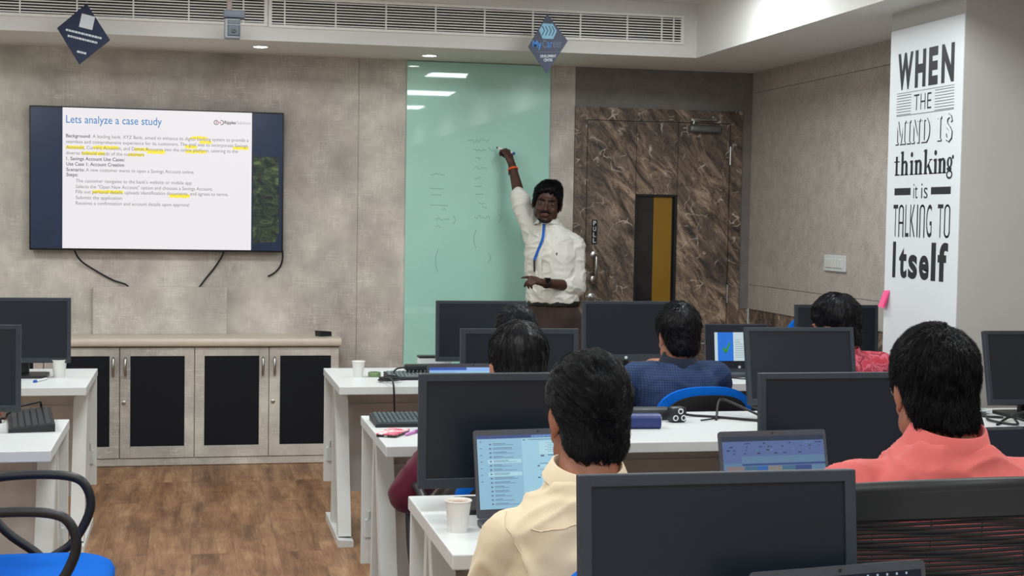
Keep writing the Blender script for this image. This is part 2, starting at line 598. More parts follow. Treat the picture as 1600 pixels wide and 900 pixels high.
# ---- green glass writing board
gb = thing('glass_board', 'tall back-painted green glass writing board fixed to the front wall', 'writing board', (1.77, D, 0))
X0 = 1.77
b = BM(); box(b, (1.307 - X0, -.014, .22), (2.233 - X0, -.001, 2.472), .002); obj('glass_sheet', b, M_GLASS, gb)
rnd = random.Random(3)
M_MARK = plain('faded grey marker ink', srgb(126, 172, 168), .6, var=.1, scale=40)
def scribble(x, z, w, amp, kind):
    pts = []
    n = max(4, int(w / .008))
    for i in range(n + 1):
        px = x + w * i / n
        pz = z + (rnd.uniform(-1, 1) * amp if kind else math.sin(i * .35) * amp * .25)
        pts.append((px - X0, -.0146, pz))
    b = BM(); tube(b, pts, .0016, 4, flat=(1, .2, (0, 1, 0))); obj('marker_writing', b, M_MARK, gb)
for x, z, w, a, k in ((1.70, 1.985, .14, .014, 1), (1.735, 1.925, .085, .010, 1), (1.75, 1.868, .035, .014, 1), (1.745, 1.812, .08, .010, 1),
                      (1.745, 1.745, .05, .010, 1), (1.745, 1.695, .05, .002, 0), (1.755, 1.645, .05, .002, 0), (1.775, 1.585, .04, .006, 1), (1.80, 1.56, .03, .010, 1),
                      (1.75, 1.50, .10, .012, 1), (1.465, 1.765, .09, .006, 1), (1.46, 1.675, .09, .003, 0), (1.465, 1.635, .07, .003, 0), (1.46, 1.57, .12, .003, 0), (1.545, 1.55, .02, .01, 1),
                      (1.50, 1.48, .09, .012, 1), (1.505, 1.44, .03, .018, 1), (1.835, 1.93, .03, .014, 1), (1.91, 1.49, .0, 0, 0)):
    if w:
        scribble(x, z, w, a, k)
for x, z, h in ((1.905, 1.495, .05), (1.61, 1.48, .05), (1.765, 1.36, .12), (1.52, 1.22, .15), (1.84, 1.24, .06)):
    pts = [(x + .018 * math.sin(t * PI) * (1 if h < .1 else -1) - X0, -.0146, z + h * (.5 - t)) for t in [i / 10 for i in range(11)]]
    b = BM(); tube(b, pts, .0016, 4, flat=(1, .2, (0, 1, 0))); obj('marker_writing', b, M_MARK, gb)

# ---- air grilles in the bulkhead face
M_DUCTSHADE = plain('painted duct shade', srgb(10, 14, 15), .8)
M_GRL = plain('white grille metal', srgb(242, 243, 238), .5, var=.02)
def grille(label, x0, x1, z0, z1, divs):
    g = thing('air_grille', label, 'air vent', (x0, 8.547, z0), group=None)
    w, h = x1 - x0, z1 - z0
    b = BM(); box(b, (.02, -.0015, .012), (w - .02, .0, h - .012)); obj('duct_shade', b, M_DUCTSHADE, g)  # near-black sheet paints the shade behind the slats, no opening is cut
    b = BM()
    for lo, hi in (((0, -.012, 0), (w, 0, .016)), ((0, -.012, h - .016), (w, 0, h)), ((0, -.012, .016), (.02, 0, h - .016)), ((w - .02, -.012, .016), (w, 0, h - .016))):
        box(b, lo, hi, .002)
    obj('frame', b, M_GRL, g)
    b = BM()
    n = int((h - .03) / .0150)
    for k in range(n):
        z = .016 + (k + .5) * (h - .032) / n
        box(b, (.02, -.011, z - .0034), (w - .02, -.0035, z + .0034))
    obj('slats', b, M_GRL, g)
    for x in divs:
        b = BM(); box(b, (x - x0 - .004, -.0118, .016), (x - x0 + .004, -.0025, h - .016)); obj('divider_bar', b, M_GRL, g)
grille('long white louvred air grille over the wall screen', -2.6, .405, 2.556, 2.728, [.27 - .3 * k for k in range(9)])
grille('long white louvred air grille ending at the bulkhead corner', .409, 2.87, 2.552, 2.726, [.5 + .288 * k for k in range(9)] + [2.73])

# ---- recessed downlights
for x, y, lb in ((.379, 8.84, 'small round recessed downlight left of the glass board, above the screen'), (1.396, 8.96, 'small round recessed downlight just above the glass board')):
    t = thing('downlight', lb, 'ceiling light', (x, y, ZS), group='downlights in the front bulkhead')
    b = BM(); lathe(b, [(.052, 0), (.052, -.004), (.042, -.006), (.040, 0)], 28, cap=False); obj('trim_ring', b, M_WHITE, t, smooth=40)
    b = BM(); lathe(b, [(.040, -.002), (.030, -.004), (.0, -.0045)], 28, cap=False); obj('lens', b, M_DOWN, t, smooth=60)
# ---- ceiling panel lights (lit, mirrored in the glass board)
pan = None
for ix, x in enumerate((2.37, .25, -1.9)):
    for iy, y in enumerate((7.2, 5.2, 3.1, 1.0, -1.2)):
        if pan is None:
            pan = thing('panel_light', 'square lit ceiling light panel', 'ceiling light', (x, y, ZC), group='square ceiling light panels')
            b = BM()
            for lo, hi in (((-.31, -.31, -.012), (.31, -.29, 0)), ((-.31, .29, -.012), (.31, .31, 0)), ((-.31, -.29, -.012), (-.29, .29, 0)), ((.29, -.29, -.012), (.31, .29, 0))):
                box(b, lo, hi)
            obj('frame', b, M_METW, pan)
            b = BM(); add_geo(b, [(-.29, -.29, -.008), (-.29, .29, -.008), (.29, .29, -.008), (.29, -.29, -.008)], [(0, 1, 2, 3)])
            obj('diffuser', b, M_LED, pan)
        else:
            dup(pan, (x, y, ZC), 0, 'square lit ceiling light panel')

# ---- lettered poster on the pillar (local: x runs towards the camera along the wall, z up, y = out of the wall)
PM = Matrix(((0, 1, 0, 3.1805), (-1, 0, 0, 6.44), (0, 0, 1, 0), (0, 0, 0, 1)))
po = thing('wall_poster', 'tall white poster with bold black lettering on the side of the pillar', 'poster', (3.1805, 6.44, 1.3))
POI = Matrix.Translation((3.1805, 6.44, 1.3)).inverted()
T = POI @ PM
M_POST = plain('white poster vinyl', srgb(224, 230, 232), .5, var=.008, scale=3)
b = BM(); box(b, (.0, -.0025, .35), (.675, 0, 2.392), M=T); obj('poster_sheet', b, M_POST, po)
def poly_text_y():
    return -.0032
Y1 = -.0032
b = BM()
# WHEN: heavy condensed capitals
for ch, x0, x1 in (('W', .078, .225), ('H', .245, .345), ('E', .372, .455), ('N', .487, .598)):
    text(b, ch, x0, 2.113, x1, 2.281, Y1, M=T, bold=.05)
# THE between fine rules
for ch, x0, x1 in (('T', .243, .293), ('H', .305, .350), ('E', .367, .405)):
    text(b, ch, x0, 2.012, x1, 2.083, Y1, M=T, bold=-.008)
for k in range(8):
    z = 2.088 - k * .0125
    quad(b, .075, z - .0012, (.215 if 0 < k < 7 else .215), z + .0012, Y1, M=T)
    quad(b, .435, z - .0012, .605, z + .0012, Y1, M=T)
quad(b, .075, 1.994, .605, 1.9965, Y1, M=T); quad(b, .075, 2.0975, .605, 2.0995, Y1, M=T)
# it is, between two bars
quad(b, .078, 1.632, .235, 1.664, Y1, M=T); quad(b, .425, 1.632, .60, 1.664, Y1, M=T)
text(b, 'it', .262, 1.615, .302, 1.682, Y1, M=T, bold=-.006); text(b, 'is', .335, 1.615, .395, 1.682, Y1, M=T, bold=-.006)
# TALKING TO: tall thin capitals
xx = [.078, .128, .190, .238, .298, .322, .392, .480, .535, .60]
for ch, x0, x1 in (('T', .072, .118), ('A', .126, .176), ('L', .192, .226), ('K', .238, .286), ('I', .302, .312), ('N', .327, .376), ('G', .390, .440), ('T', .492, .540), ('O', .550, .602)):
    if ch == 'O' or ch == 'A' or ch == 'N':
        # rounded-top deco letters as stroked outlines
        w = .0095
        zt, zb, r = 1.588, 1.442, (x1 - x0) / 2 - w / 2
        cx = (x0 + x1) / 2
        arc = [(cx + r * math.cos(a), zt - w / 2 - r + r * math.sin(a)) for a in [PI * k / 10 for k in range(11)]]
        if ch == 'O':
            pts = arc + [(cx - r * math.cos(a), zb + w / 2 + r - r * math.sin(a)) for a in [PI * k / 10 for k in range(11)]] + arc[:1]
        else:
            pts = [(cx + r, zb)] + arc + [(cx - r, zb)]
        for i in range(len(pts) - 1):
            (ax, az), (bx, bz) = pts[i], pts[i + 1]
            d = Vector((bx - ax, 0, bz - az)); 
            nn = Vector((-d.z, 0, d.x)).normalized() * w / 2; e = d.normalized() * w * .25
            add_geo(b, [(ax - nn.x - e.x, Y1, az - nn.z - e.z), (bx - nn.x + e.x, Y1, bz - nn.z + e.z), (bx + nn.x + e.x, Y1, bz + nn.z + e.z), (ax + nn.x - e.x, Y1, az + nn.z - e.z)], [(0, 1, 2, 3)], M=T)
        if ch == 'A':
            quad(b, x0, 1.50, x1, 1.51, Y1, M=T)
    else:
        text(b, ch, x0, 1.442, x1, 1.588, Y1, M=T, bold=-.004)
# Itself: heavy humanist lower case
for ch, x0, x1, z1 in (('I', .078, .108, 1.418), ('t', .142, .218, 1.392), ('s', .232, .318, 1.362), ('e', .335, .425, 1.362), ('l', .445, .486, 1.420), ('f', .503, .592, 1.422)):
    text(b, ch, x0, 1.252, x1, z1, Y1, M=T, bold=.034)
# thinking: fat-face serif letters built from stems and hairlines
def ring(cx, cz, rx, rz, ix, iz, y=Y1, n=28):
    o_ = [(cx + rx * math.cos(2 * PI * k / n), y, cz + rz * math.sin(2 * PI * k / n)) for k in range(n)]
    i_ = [(cx + ix * math.cos(2 * PI * k / n), y, cz + iz * math.sin(2 * PI * k / n)) for k in range(n)]
    add_geo(b, o_ + i_, [(k, (k + 1) % n, n + (k + 1) % n, n + k) for k in range(n)], M=T)
zb, zx, za = 1.722, 1.788, 1.832
def stem(x, z0, z1, w=.022, serif=(1, 1)):
    quad(b, x, z0, x + w, z1, Y1, M=T)
    if serif[0]:
        quad(b, x - .007, z0, x + w + .007, z0 + .005, Y1, M=T)
    if serif[1]:
        add_geo(b, [(x - .009, Y1, z1 - .006), (x, Y1, z1 - .014), (x, Y1, z1)], [(0, 1, 2)], M=T)
def arch(x, x2, w=.022):
    # shoulder from stem x to right stem x2
    n = 8
    top, bot = [], []
    for k in range(n + 1):
        a = PI * (1 - k / n)
        cx = (x + x2 + w) / 2; rx = (x2 + w - x) / 2
        top.append((cx + rx * math.cos(a) * (1 if k else .9), Y1, zx - .022 + .024 * math.sin(a)))
        bot.append((cx + (rx - (w if k > n / 2 else .004)) * math.cos(a), Y1, zx - .026 + .016 * math.sin(a)))
    add_geo(b, top + bot, [(k, k + 1, n + 2 + k, n + 1 + k) for k in range(n)], M=T)
    stem(x2, zb, zx - .020, w, (1, 0))
stem(.082, zb, zx + .022, .020, (1, 0)); quad(b, .066, zx - .005, .12, zx, Y1, M=T)          # t
quad(b, .095, zb, .122, zb + .006, Y1, M=T)
stem(.138, zb, za); arch(.150, .178)                                                          # h
stem(.228, zb, zx)                                                                            # i
ring(.238, zx + .026, .012, .012, .0, .0)
stem(.272, zb, zx); arch(.284, .312)                                                          # n
stem(.358, zb, za)                                                                            # k
add_geo(b, [(.378, Y1, zb + .030), (.412, Y1, zx), (.420, Y1, zx), (.386, Y1, zb + .028)], [(0, 1, 2, 3)], M=T)
add_geo(b, [(.384, Y1, zb + .040), (.398, Y1, zb + .048), (.434, Y1, zb), (.408, Y1, zb)], [(0, 1, 2, 3)], M=T)
quad(b, .402, zb, .440, zb + .005, Y1, M=T); quad(b, .402, zx - .005, .430, zx, Y1, M=T)
stem(.448, zb, zx); ring(.458, zx + .026, .012, .012, .0, .0)                                 # i
stem(.488, zb, zx); arch(.500, .526)                                                          # n
ring(.583, zx - .020, .024, .024, .008, .017)                                                 # g
ring(.583, zb - .006, .027, .020, .017, .011); quad(b, .560, zb + .012, .600, zb + .024, Y1, M=T)
ring(.610, zx + .002, .009, .009, .0, .0)
obj('lettering', b, M_INK, po)
# MIND IS: open serif capitals, a black drop edge below a white face
def serif_caps(dx, dz, grow, y0_, mi, bmx):
    lay_ = [y0_]
    def nx():
        lay_[0] -= 3e-5
        return lay_[0]
    def st(x, z0, z1, w):
        quad(bmx, x - grow + dx, z0 - grow + dz, x + w + grow + dx, z1 + grow + dz, nx(), mi, T)
    def dg(x0, z0, x1, z1, w):
        y = nx()
        add_geo(bmx, [(x0 - grow + dx, y, z0 + dz - grow), (x0 + w + grow + dx, y, z0 + dz - grow), (x1 + w + grow + dx, y, z1 + dz + grow), (x1 - grow + dx, y, z1 + dz + grow)], [(0, 1, 2, 3)], mi, T)
    zb, zt = 1.866, 1.970
    def serifs(x, w):
        st(x - .008, zb, zb + .007, w + .016); st(x - .008, zt - .007, zt, w + .016)
    w = .017
    st(.082, zb, zt, .010); dg(.118, zb, .086, zt, .014); dg(.118, zb, .142, zt, .010); st(.146, zb, zt, w); serifs(.146, w); st(.074, zb, zb + .007, .026)
    st(.194, zb, zt, w); serifs(.194, w)
    st(.240, zb, zt, .010); dg(.286, zb, .240, zt, .016); st(.292, zb, zt, .010); st(.232, zb, zb + .007, .026); st(.284, zt - .007, zt, .026)
    st(.332, zb, zt, w); st(.324, zb, zb + .007, .05); st(.324, zt - .007, zt, .05)
    n = 12; y = nx()
    o_ = [(.362 + (.036 + grow) * math.sin(PI * k / n) + dx, y, (zb + zt) / 2 + ((zt - zb) / 2 + grow) * math.cos(PI * k / n) + dz) for k in range(n + 1)]
    i_ = [(.362 + (.018 - grow) * math.sin(PI * k / n) + dx, y, (zb + zt) / 2 + ((zt - zb) / 2 - .008 - grow) * math.cos(PI * k / n) + dz) for k in range(n + 1)]
    add_geo(bmx, o_ + i_, [(k, k + 1, n + 2 + k, n + 1 + k) for k in range(n)], mi, T)
    st(.478, zb, zt, w); serifs(.478, w)
    pts = [(.590, zt - .022), (.582, zt - .006), (.566, zt), (.548, zt - .010), (.545, zt - .030), (.556, zt - .044), (.574, zt - .056), (.588, zt - .072), (.586, zb + .012), (.568, zb), (.550, zb + .006), (.542, zb + .022)]
    for i in range(len(pts) - 1):
        (ax, az), (bx, bz) = pts[i], pts[i + 1]
        d = Vector((bx - ax, 0, bz - az)); ww = (.0055 if i in (0, 1, 9, 10) else .0085) + grow
        nn = Vector((-d.z, 0, d.x)).normalized() * ww; e = d.normalized() * (.003 + grow); y = nx()
        add_geo(bmx, [(ax - nn.x - e.x + dx, y, az - nn.z - e.z + dz), (bx - nn.x + e.x + dx, y, bz - nn.z + e.z + dz), (bx + nn.x + e.x + dx, y, bz + nn.z + e.z + dz), (ax + nn.x - e.x + dx, y, az + nn.z - e.z + dz)], [(0, 1, 2, 3)], mi, T)
b2 = BM(); serif_caps(.0025, -.0025, .0026, -.0030, 0, b2); lo_ = obj('outline_lettering', b2, M_INK, po)
b2 = BM(); serif_caps(0, 0, 0, -.0044, 0, b2); obj('lettering_face', b2, M_POST, lo_)

# pink sticky notes on the pillar edge
st = thing('sticky_notes', 'small pad of pink sticky notes stuck on the pillar edge', 'sticky notes', (3.178, 6.41, 1.15))
M_PINK = plain('pink note paper', srgb(246, 96, 150), .7, var=.03)
b = BM(); add_geo(b, [(-.002, .03, .036), (-.002, -.028, .040), (-.012, -.026, 0), (-.012, .036, 0), (-.022, -.018, -.044), (-.022, .048, -.040), (0, .03, .036), (0, -.028, .040), (-.009, -.026, 0), (-.009, .036, 0), (-.019, -.018, -.044), (-.019, .048, -.040)],
        [(0, 1, 2, 3), (3, 2, 4, 5), (6, 9, 8, 7), (9, 11, 10, 8), (0, 3, 9, 6), (3, 5, 11, 9), (1, 7, 8, 2), (2, 8, 10, 4), (5, 4, 10, 11), (0, 6, 7, 1)])
obj('note_pad', b, M_PINK, st)
b = BM(); add_geo(b, [(-.0035, -.012, .030), (-.0035, -.030, .032), (-.026, -.026, -.030), (-.026, -.010, -.036)], [(0, 1, 2, 3)]); obj('lifted_note', b, plain('deep pink note paper', srgb(228, 70, 128), .7), st)

# switch plate on the right wall
sw = thing('switch_plate', 'white electrical switch plate on the fabric side wall', 'switch', (XR, 7.93, 1.268))
b = BM(); box(b, (-.012, -.145, -.047), (0, .145, .047), .004); obj('plate', b, M_LAM, sw)
for y0, y1 in ((.03, .12), (-.03, .015), (-.065, -.04), (-.11, -.075)):
    b = BM(); box(b, (-.017, y0, -.026), (-.0115, y1, .026), .002); obj('switch', b, plain('ivory switch', srgb(214, 216, 212), .4), sw)
# ================================================================== WALL SCREEN
tv = thing('television', 'large wall-mounted screen showing a white case study slide', 'screen', (-.205, D, 1.262))
TX = -.205; TZ = 1.262
b = BM(); box(b, (-.747, -.078, .0), (.747, -.03, .857), .006); obj('housing', b, M_BLK, tv, smooth=40)
b = BM(); box(b, (-.25, -.035, .25), (.25, -.0005, .6)); obj('wall_bracket', b, M_BLK2, tv)
def mat_wallp():
    t = NT('dark blue desktop picture')
    f = t.noise(t.pos((1, 1, 1)), 2.2, 3)
    c = t.ramp(f, [(0.3, srgb(14, 30, 54)), (0.7, srgb(24, 42, 70))])
    t.color((0.01, 0.01, 0.012, 1)); t.l(c, t.b.inputs['Emission Color'])
    t.set(Emission_Strength=1.0, Roughness=.18)
    return t.m
def mat_foliage():
    t = NT('dark green picture area')
    f = t.noise(t.pos((1, 1, 1.6)), 14, 6, .7, 1.2)
    c = t.ramp(f, [(0.38, srgb(16, 28, 30)), (0.55, srgb(52, 66, 46)), (0.68, srgb(96, 116, 74))])
    t.color((0.01, 0.01, 0.012, 1)); t.l(c, t.b.inputs['Emission Color'])
    t.set(Emission_Strength=1.0, Roughness=.18)
    return t.m
b = BM(); quad(b, -.737, .012, .737, .847, -.0785); sc_ = obj('display', b, mat_wallp(), tv)
b = BM()
add_geo(b, [(.563, -.0788, .055), (.70, -.0788, .065), (.722, -.0788, .12), (.715, -.0788, .585), (.563, -.0788, .59)], [(0, 1, 2, 3, 4)])
obj('green_picture', b, mat_foliage(), sc_)
SX0, SX1, SZ0, SZ1 = -.557, .553, .013, .850
E_SLIDE = emit('white slide', srgb(236, 231, 234), 1.0)
b = BM(); quad(b, SX0, SZ0, SX1, SZ1, -.0792); obj('slide', b, E_SLIDE, sc_)
E_SBLUE = emit('slide heading blue', srgb(52, 130, 190), 1.0)
E_SGRY = emit('slide text grey', srgb(118, 116, 120), 1.0)
E_SDRK = emit('slide text dark', srgb(70, 68, 74), 1.0)
E_YEL = emit('yellow highlight', srgb(250, 232, 70), 1.0)
E_RED = emit('logo red', srgb(170, 60, 60), 1.0)
SW, SH = SX1 - SX0, SZ1 - SZ0
def sx(cx): return SX0 + (cx - 38) / 1478 * SW
def sz(cy): return SZ1 - (cy - 38) / 1102 * SH
b = BM()
text(b, 'Lets analyze a case study', sx(65), sz(178), sx(803), sz(98), -.0800, bold=.004)
obj('slide_heading', b, E_SBLUE, sc_)
b = BM()
CS = .0292
lines = [(262, [('Background:', 65, 253, 1), ('A leading bank, XYZ Bank, aimed to enhance its digital banking system to provide a', 268, 1490, 0)]),
         (307, [('seamless and comprehensive experience for its customers. The goal was to incorporate Savings', 65, 1482, 0)]),
         (352, [('Accounts, Current Accounts, and Demat Accounts into the online platform, catering to the', 65, 1405, 0)]),
         (396, [('diverse financial needs of the customers', 65, 666, 0)]),
         (440, [('1. Savings Account Use Cases:', 67, 515, 1)]), (482, [('Use Case 1: Account Creation', 67, 512, 1)]),
         (526, [('Scenario:', 67, 206, 1), ('A new customer wants to open a Savings Account online.', 217, 1060, 0)]), (566, [('Steps:', 67, 157, 1)]),
         (613, [("The customer navigates to the bank's website or mobile app", 140, 1040, 0)]),
         (658, [('Selects the "Open New Account" option and chooses a Savings Account.', 140, 1208, 0)]),
         (699, [('Fills out personal details, uploads identification documents, and agrees to terms.', 140, 1332, 0)]),
         (744, [('Submits the application', 140, 495, 0)]), (788, [('Receives a confirmation and account details upon approval', 140, 1020, 0)])]
for cy, segs in lines:
    for s, a, c, bold in segs:
        text_line(b, s, sx(a), sx(c), sz(cy + 9), CS, -.0800, mi=bold, bold=.012 if bold else .0)
obj('slide_text', b, [E_SGRY, E_SDRK], sc_)
def hl(a, cy, c, h=26, lift=0):
    n = 10
    top = [(sx(a + (c - a) * i / n), -.0796, sz(cy - h / 2 - lift * math.sin(PI * i / n) + 3 * math.sin(i * 2.1))) for i in range(n + 1)]
    bot = [(sx(a + (c - a) * i / n), -.0796, sz(cy + h / 2 + 3 * math.cos(i * 1.7))) for i in range(n + 1)]
    b = BM(); add_geo(b, top + bot, [(i, i + 1, n + 2 + i, n + 1 + i) for i in range(n)]); obj('slide_highlight', b, E_YEL, sc_)
for q in ((1025, 252, 1165, 16, 10), (1100, 282, 1195, 26), (985, 322, 1080, 26), (1365, 322, 1490, 26), (65, 348, 205, 26), (272, 344, 470, 26), (590, 352, 700, 26), (690, 368, 830, 32), (990, 360, 1155, 26), (185, 392, 365, 26), (540, 396, 668, 24), (268, 693, 505, 26), (865, 714, 1025, 30)):
    hl(*q)
b = BM()
def arcs(cx, cy, r, a0, a1, w, mi):
    p = [(sx(cx) + r * math.cos(math.radians(a0 + (a1 - a0) * i / 10)), -.0801, sz(cy) + r * math.sin(math.radians(a0 + (a1 - a0) * i / 10))) for i in range(11)]
    tube(b, p, w, 4, flat=(1, .1, (0, 1, 0)), mi=mi)
arcs(1232, 122, .013, 60, 330, .0022, 0); arcs(1240, 122, .007, -40, 240, .0020, 1); arcs(1262, 122, .004, 0, 360, .0014, 1); arcs(1272, 122, .013, -110, 110, .0022, 0)
text_line(b, 'Ripples', sx(1296), sx(1388), sz(132), .028, -.0801, mi=0, bold=.02)
text_line(b, 'Solutions', sx(1395), sx(1505), sz(132), .028, -.0801, mi=2)
obj('slide_logo', b, [E_SDRK, E_RED, emit('logo pale grey', srgb(160, 160, 164), 1.0)], sc_)

# cables hanging below the screen
for lb, pts in (('thin black cable drooping from the left end of the wall screen', [(-.70, 9.23, 1.275), (-.66, 9.27, 1.20), (-.566, 9.288, 1.135), (-.47, 9.288, 1.082), (-.398, 9.27, 1.058), (-.37, 9.26, 1.03)]),
                ('thin black cable from the middle of the wall screen to the boxed panel', [(.19, 9.23, 1.275), (.17, 9.27, 1.225), (.125, 9.289, 1.155), (.085, 9.288, 1.105), (.048, 9.27, 1.055), (.03, 9.26, 1.03)]),
                ('short loose black cable end at the right corner of the wall screen', [(.54, 9.23, 1.275), (.542, 9.26, 1.225), (.530, 9.288, 1.175), (.495, 9.289, 1.135), (.455, 9.289, 1.112)])):
    b = BM(); tube(b, pts, .0055, 8, smooth_path=5); tag(obj('screen_cable', b, M_CABLE, smooth=60), lb, 'cable')
    if 'loose' in lb:
        pass
# boxed panel below the screen, standing on the cabinet top
b = BM(); box(b, (-.587, D - .055, .757), (.207, D - .001, 1.045), .003); tag(obj('boxed_panel', b, M_CAB), 'shallow box panel in grey wallpaper finish standing on the low cabinet', 'panel')

# ---- low cabinet
cab = thing('storage_cabinet', 'long low grey cabinet with dark door panels against the front wall', 'cabinet', (0, 8.94, 0))
b = BM(); box(b, (-1.275, .022, .045), (.868, .359, .706)); box(b, (-1.275, .045, 0), (.868, .359, .045)); box(b, (-1.275, .006, .003), (.868, .03, .047), .002); obj('carcass', b, M_CAB, cab)
b = BM()
prof = [(.359, .757), (.0, .757)] + [(-.012 - .012 * math.sin(PI * k / 8) , .733 + .024 * math.cos(PI * k / 8)) for k in range(9)] + [(.0, .709), (.359, .709)]
v = [(-1.285, y, z) for y, z in prof] + [(.878, y, z) for y, z in prof]; n = len(prof)
add_geo(b, v, [tuple(range(n)), tuple(range(2 * n - 1, n - 1, -1))] + [(i, (i + 1) % n, n + (i + 1) % n, n + i) for i in range(n)])
obj('counter_top', b, plain('cream counter laminate', srgb(206, 196, 180), .35, var=.05, scale=25), cab, smooth=40)
seams = [-1.272, -.842, -.415, .014, .449, .866]
for k in range(5):
    x0, x1 = seams[k] + .0025, seams[k + 1] - .0025
    p0, p1 = x0 + (.058 if k in (0, 2, 4) else .055), x1 - .055
    if k == 4:
        p0, p1 = .515, .818
    b = BM()
    for lo, hi in (((x0, 0, .05), (p0, .02, .702)), ((p1, 0, .05), (x1, .02, .702)), ((p0, 0, .652), (p1, .02, .702)), ((p0, 0, .05), (p1, .02, .118))):
        box(b, lo, hi, .0015)
    dr = obj('door', b, M_CAB, cab)
    b = BM(); box(b, (p0, .006, .118), (p1, .014, .652)); obj('dark_panel', b, M_DARKP, dr)
    hx = (x0 + .03) if k in (0, 2, 4) else (x1 - .033)
    b = BM(); tube(b, [(hx, 0, .642), (hx, -.018, .636), (hx, -.028, .60), (hx, -.026, .57), (hx, -.016, .545), (hx, 0, .54)], [.008, .007, .005, .0045, .006, .008], 8, smooth_path=3)
    obj('handle', b, M_CHROME, dr, smooth=60)
    if k in (2, 4):
        b = BM(); lathe(b, [(.012, 0), (.012, .004), (.007, .006), (0, .006)], 16, M=Matrix.Translation((x0 + .022, 0, .378)) @ Matrix.Rotation(PI / 2, 4, 'X')); obj('lock', b, M_CHROME, dr, smooth=40)
b = BM(); prism(b, [(-.04, 0), (.04, 0), (.038, .028), (-.042, .034)], -.03, .03); rb = obj('black_box', b, M_BLK, loc=(.785, 9.10, .757), rot=(0, 0, .5)); tag(rb, 'small black box lying on the right end of the low cabinet', 'box')

# ================================================================== HANGING THINGS
def hang_sign(label, pts, y, printer):
    """diamond card; pts top, right, bottom, left in x,z"""
    cx = sum(p[0] for p in pts) / 4; cz = sum(p[1] for p in pts) / 4
    s = thing('hanging_sign', label, 'sign', (cx, y, cz))
    loc = [(x - cx, z - cz) for x, z in pts]
    b = BM(); prism(b, loc, -.003, .003); obj('card', b, M_NAVY, s)
    b = BM(); tube(b, [(loc[0][0], 0, loc[0][1] - .01), (loc[0][0], .0, ZC - cz)], .0012, 5); obj('hanging_thread', b, plain('clear thread', srgb(210, 212, 208), .4), s)
    printer(s)
M_SKY = plain('light blue print', srgb(132, 190, 218), .5, var=.12, scale=60)
M_PBLU = plain('bright blue print', srgb(36, 130, 214), .5)
M_PGRY = plain('dim silver print', srgb(96, 112, 136), .5)
def right_sign(s):
    # sign frame: slightly rotated lettering
    R = Matrix.Rotation(math.radians(-3), 4, 'Y')
    b = BM(); prism(b, [(.03, .115), (.055, .075), (.034, .028), (-.028, .028), (-.05, .075), (-.028, .115)], -.0045, -.003, M=Matrix.Rotation(0, 4, 'Y') @ Matrix.Translation((-.002, 0, .0))); e = obj('emblem', b, M_SKY, s)
    b = BM()
    for x in (-.028, -.008, .012, .030):
        tube(b, [(x - .006, -.0046, .10), (x + .008, -.0046, .075), (x - .006, -.0046, .045)], .0025, 4, flat=(1, .1, (0, 1, 0)))
    obj('emblem_lines', b, M_NAVY, e)
    b = BM(); text(b, 'My', -.088, -.034, -.034, .020, -.0036, mi=0, M=R, bold=.03); text(b, 'C', -.030, -.022, -.006, .020, -.0036, mi=1, M=R); text(b, 'ar', -.004, -.022, .030, .010, -.0036, mi=0, M=R); text(b, 'eer', .032, -.022, .082, .010, -.0036, mi=1, M=R)
    quad(b, -.066, -.048, .070, -.046, -.0036, mi=1, M=R)
    text(b, 'DEVELOPMENT', -.045, -.078, .048, -.062, -.0036, mi=2, M=R, bold=.02); text(b, 'CENTER', -.026, -.100, .026, -.084, -.0036, mi=2, M=R, bold=.02)
    obj('lettering', b, [M_PBLU, M_PGRY, M_WPRINT], s)
hang_sign('navy diamond sign with light blue emblem hanging before the glass board', [(1.969, 2.663), (2.092, 2.516), (1.971, 2.326), (1.86, 2.474)], 8.30, right_sign)
def left_sign(s):
    R = Matrix.Rotation(math.radians(12), 4, 'Y')
    b = BM(); prism(b, [(-.035, .022), (.035, .022), (.035, .095), (-.035, .095)], -.0045, -.003, M=R @ Matrix.Translation((.005, 0, .01))); obj('white_square', b, M_WPRINT, s)
    b = BM()
    rr = random.Random(5)
    for z, x0, x1 in ((.001, -.092, .098), (-.028, -.076, .082), (-.098, -.012, .036)):
        x = x0
        while x < x1:
            w = rr.uniform(.006, .016)
            quad(b, x, z - .0055, min(x + w, x1), z + .0055, -.0036, M=R); x += w + .0022
    obj('fine_print', b, M_WPRINT, s)
hang_sign('navy diamond sign with a white square, hanging tilted above the wall screen', [(-.563, 2.607), (-.441, 2.417), (-.60, 2.281), (-.715, 2.47)], 8.30, left_sign)
# small ceiling hung camera on a pole
cm = thing('ceiling_camera', 'grey box camera hanging on a pole before the air grille', 'camera', (.205, 8.2, ZC))
b = BM(); box(b, (-.034, -.012, -.215), (-.006, .012, -.001), .003); obj('pole', b, plain('brownish painted tube', srgb(150, 134, 126), .5), cm)
b = BM(); box(b, (-.052, -.05, -.252), (.062, .05, -.212), .006); box(b, (-.012, -.052, -.238), (.018, -.0495, -.230)); obj('mounting_bracket', b, plain('blue grey plastic', srgb(104, 112, 124), .5), cm, smooth=40)
b = BM(); box(b, (-.046, -.045, -.362), (.038, .045, -.256), .008); hd = obj('camera_body', b, plain('grey camera plastic', srgb(140, 148, 152), .45), cm, smooth=40)
b = BM(); box(b, (-.030, -.050, -.350), (.034, -.044, -.292), .003); box(b, (-.030, -.049, -.286), (.034, -.044, -.266), .002); obj('front_panel', b, plain('dark navy camera front', srgb(32, 44, 62), .3), hd)
b = BM(); lathe(b, [(.013, 0), (.013, .004), (.009, .005), (0, .003)], 20, M=Matrix.Translation((.002, -.050, -.322)) @ Matrix.Rotation(PI / 2, 4, 'X')); obj('lens', b, M_BLK, hd, smooth=40)

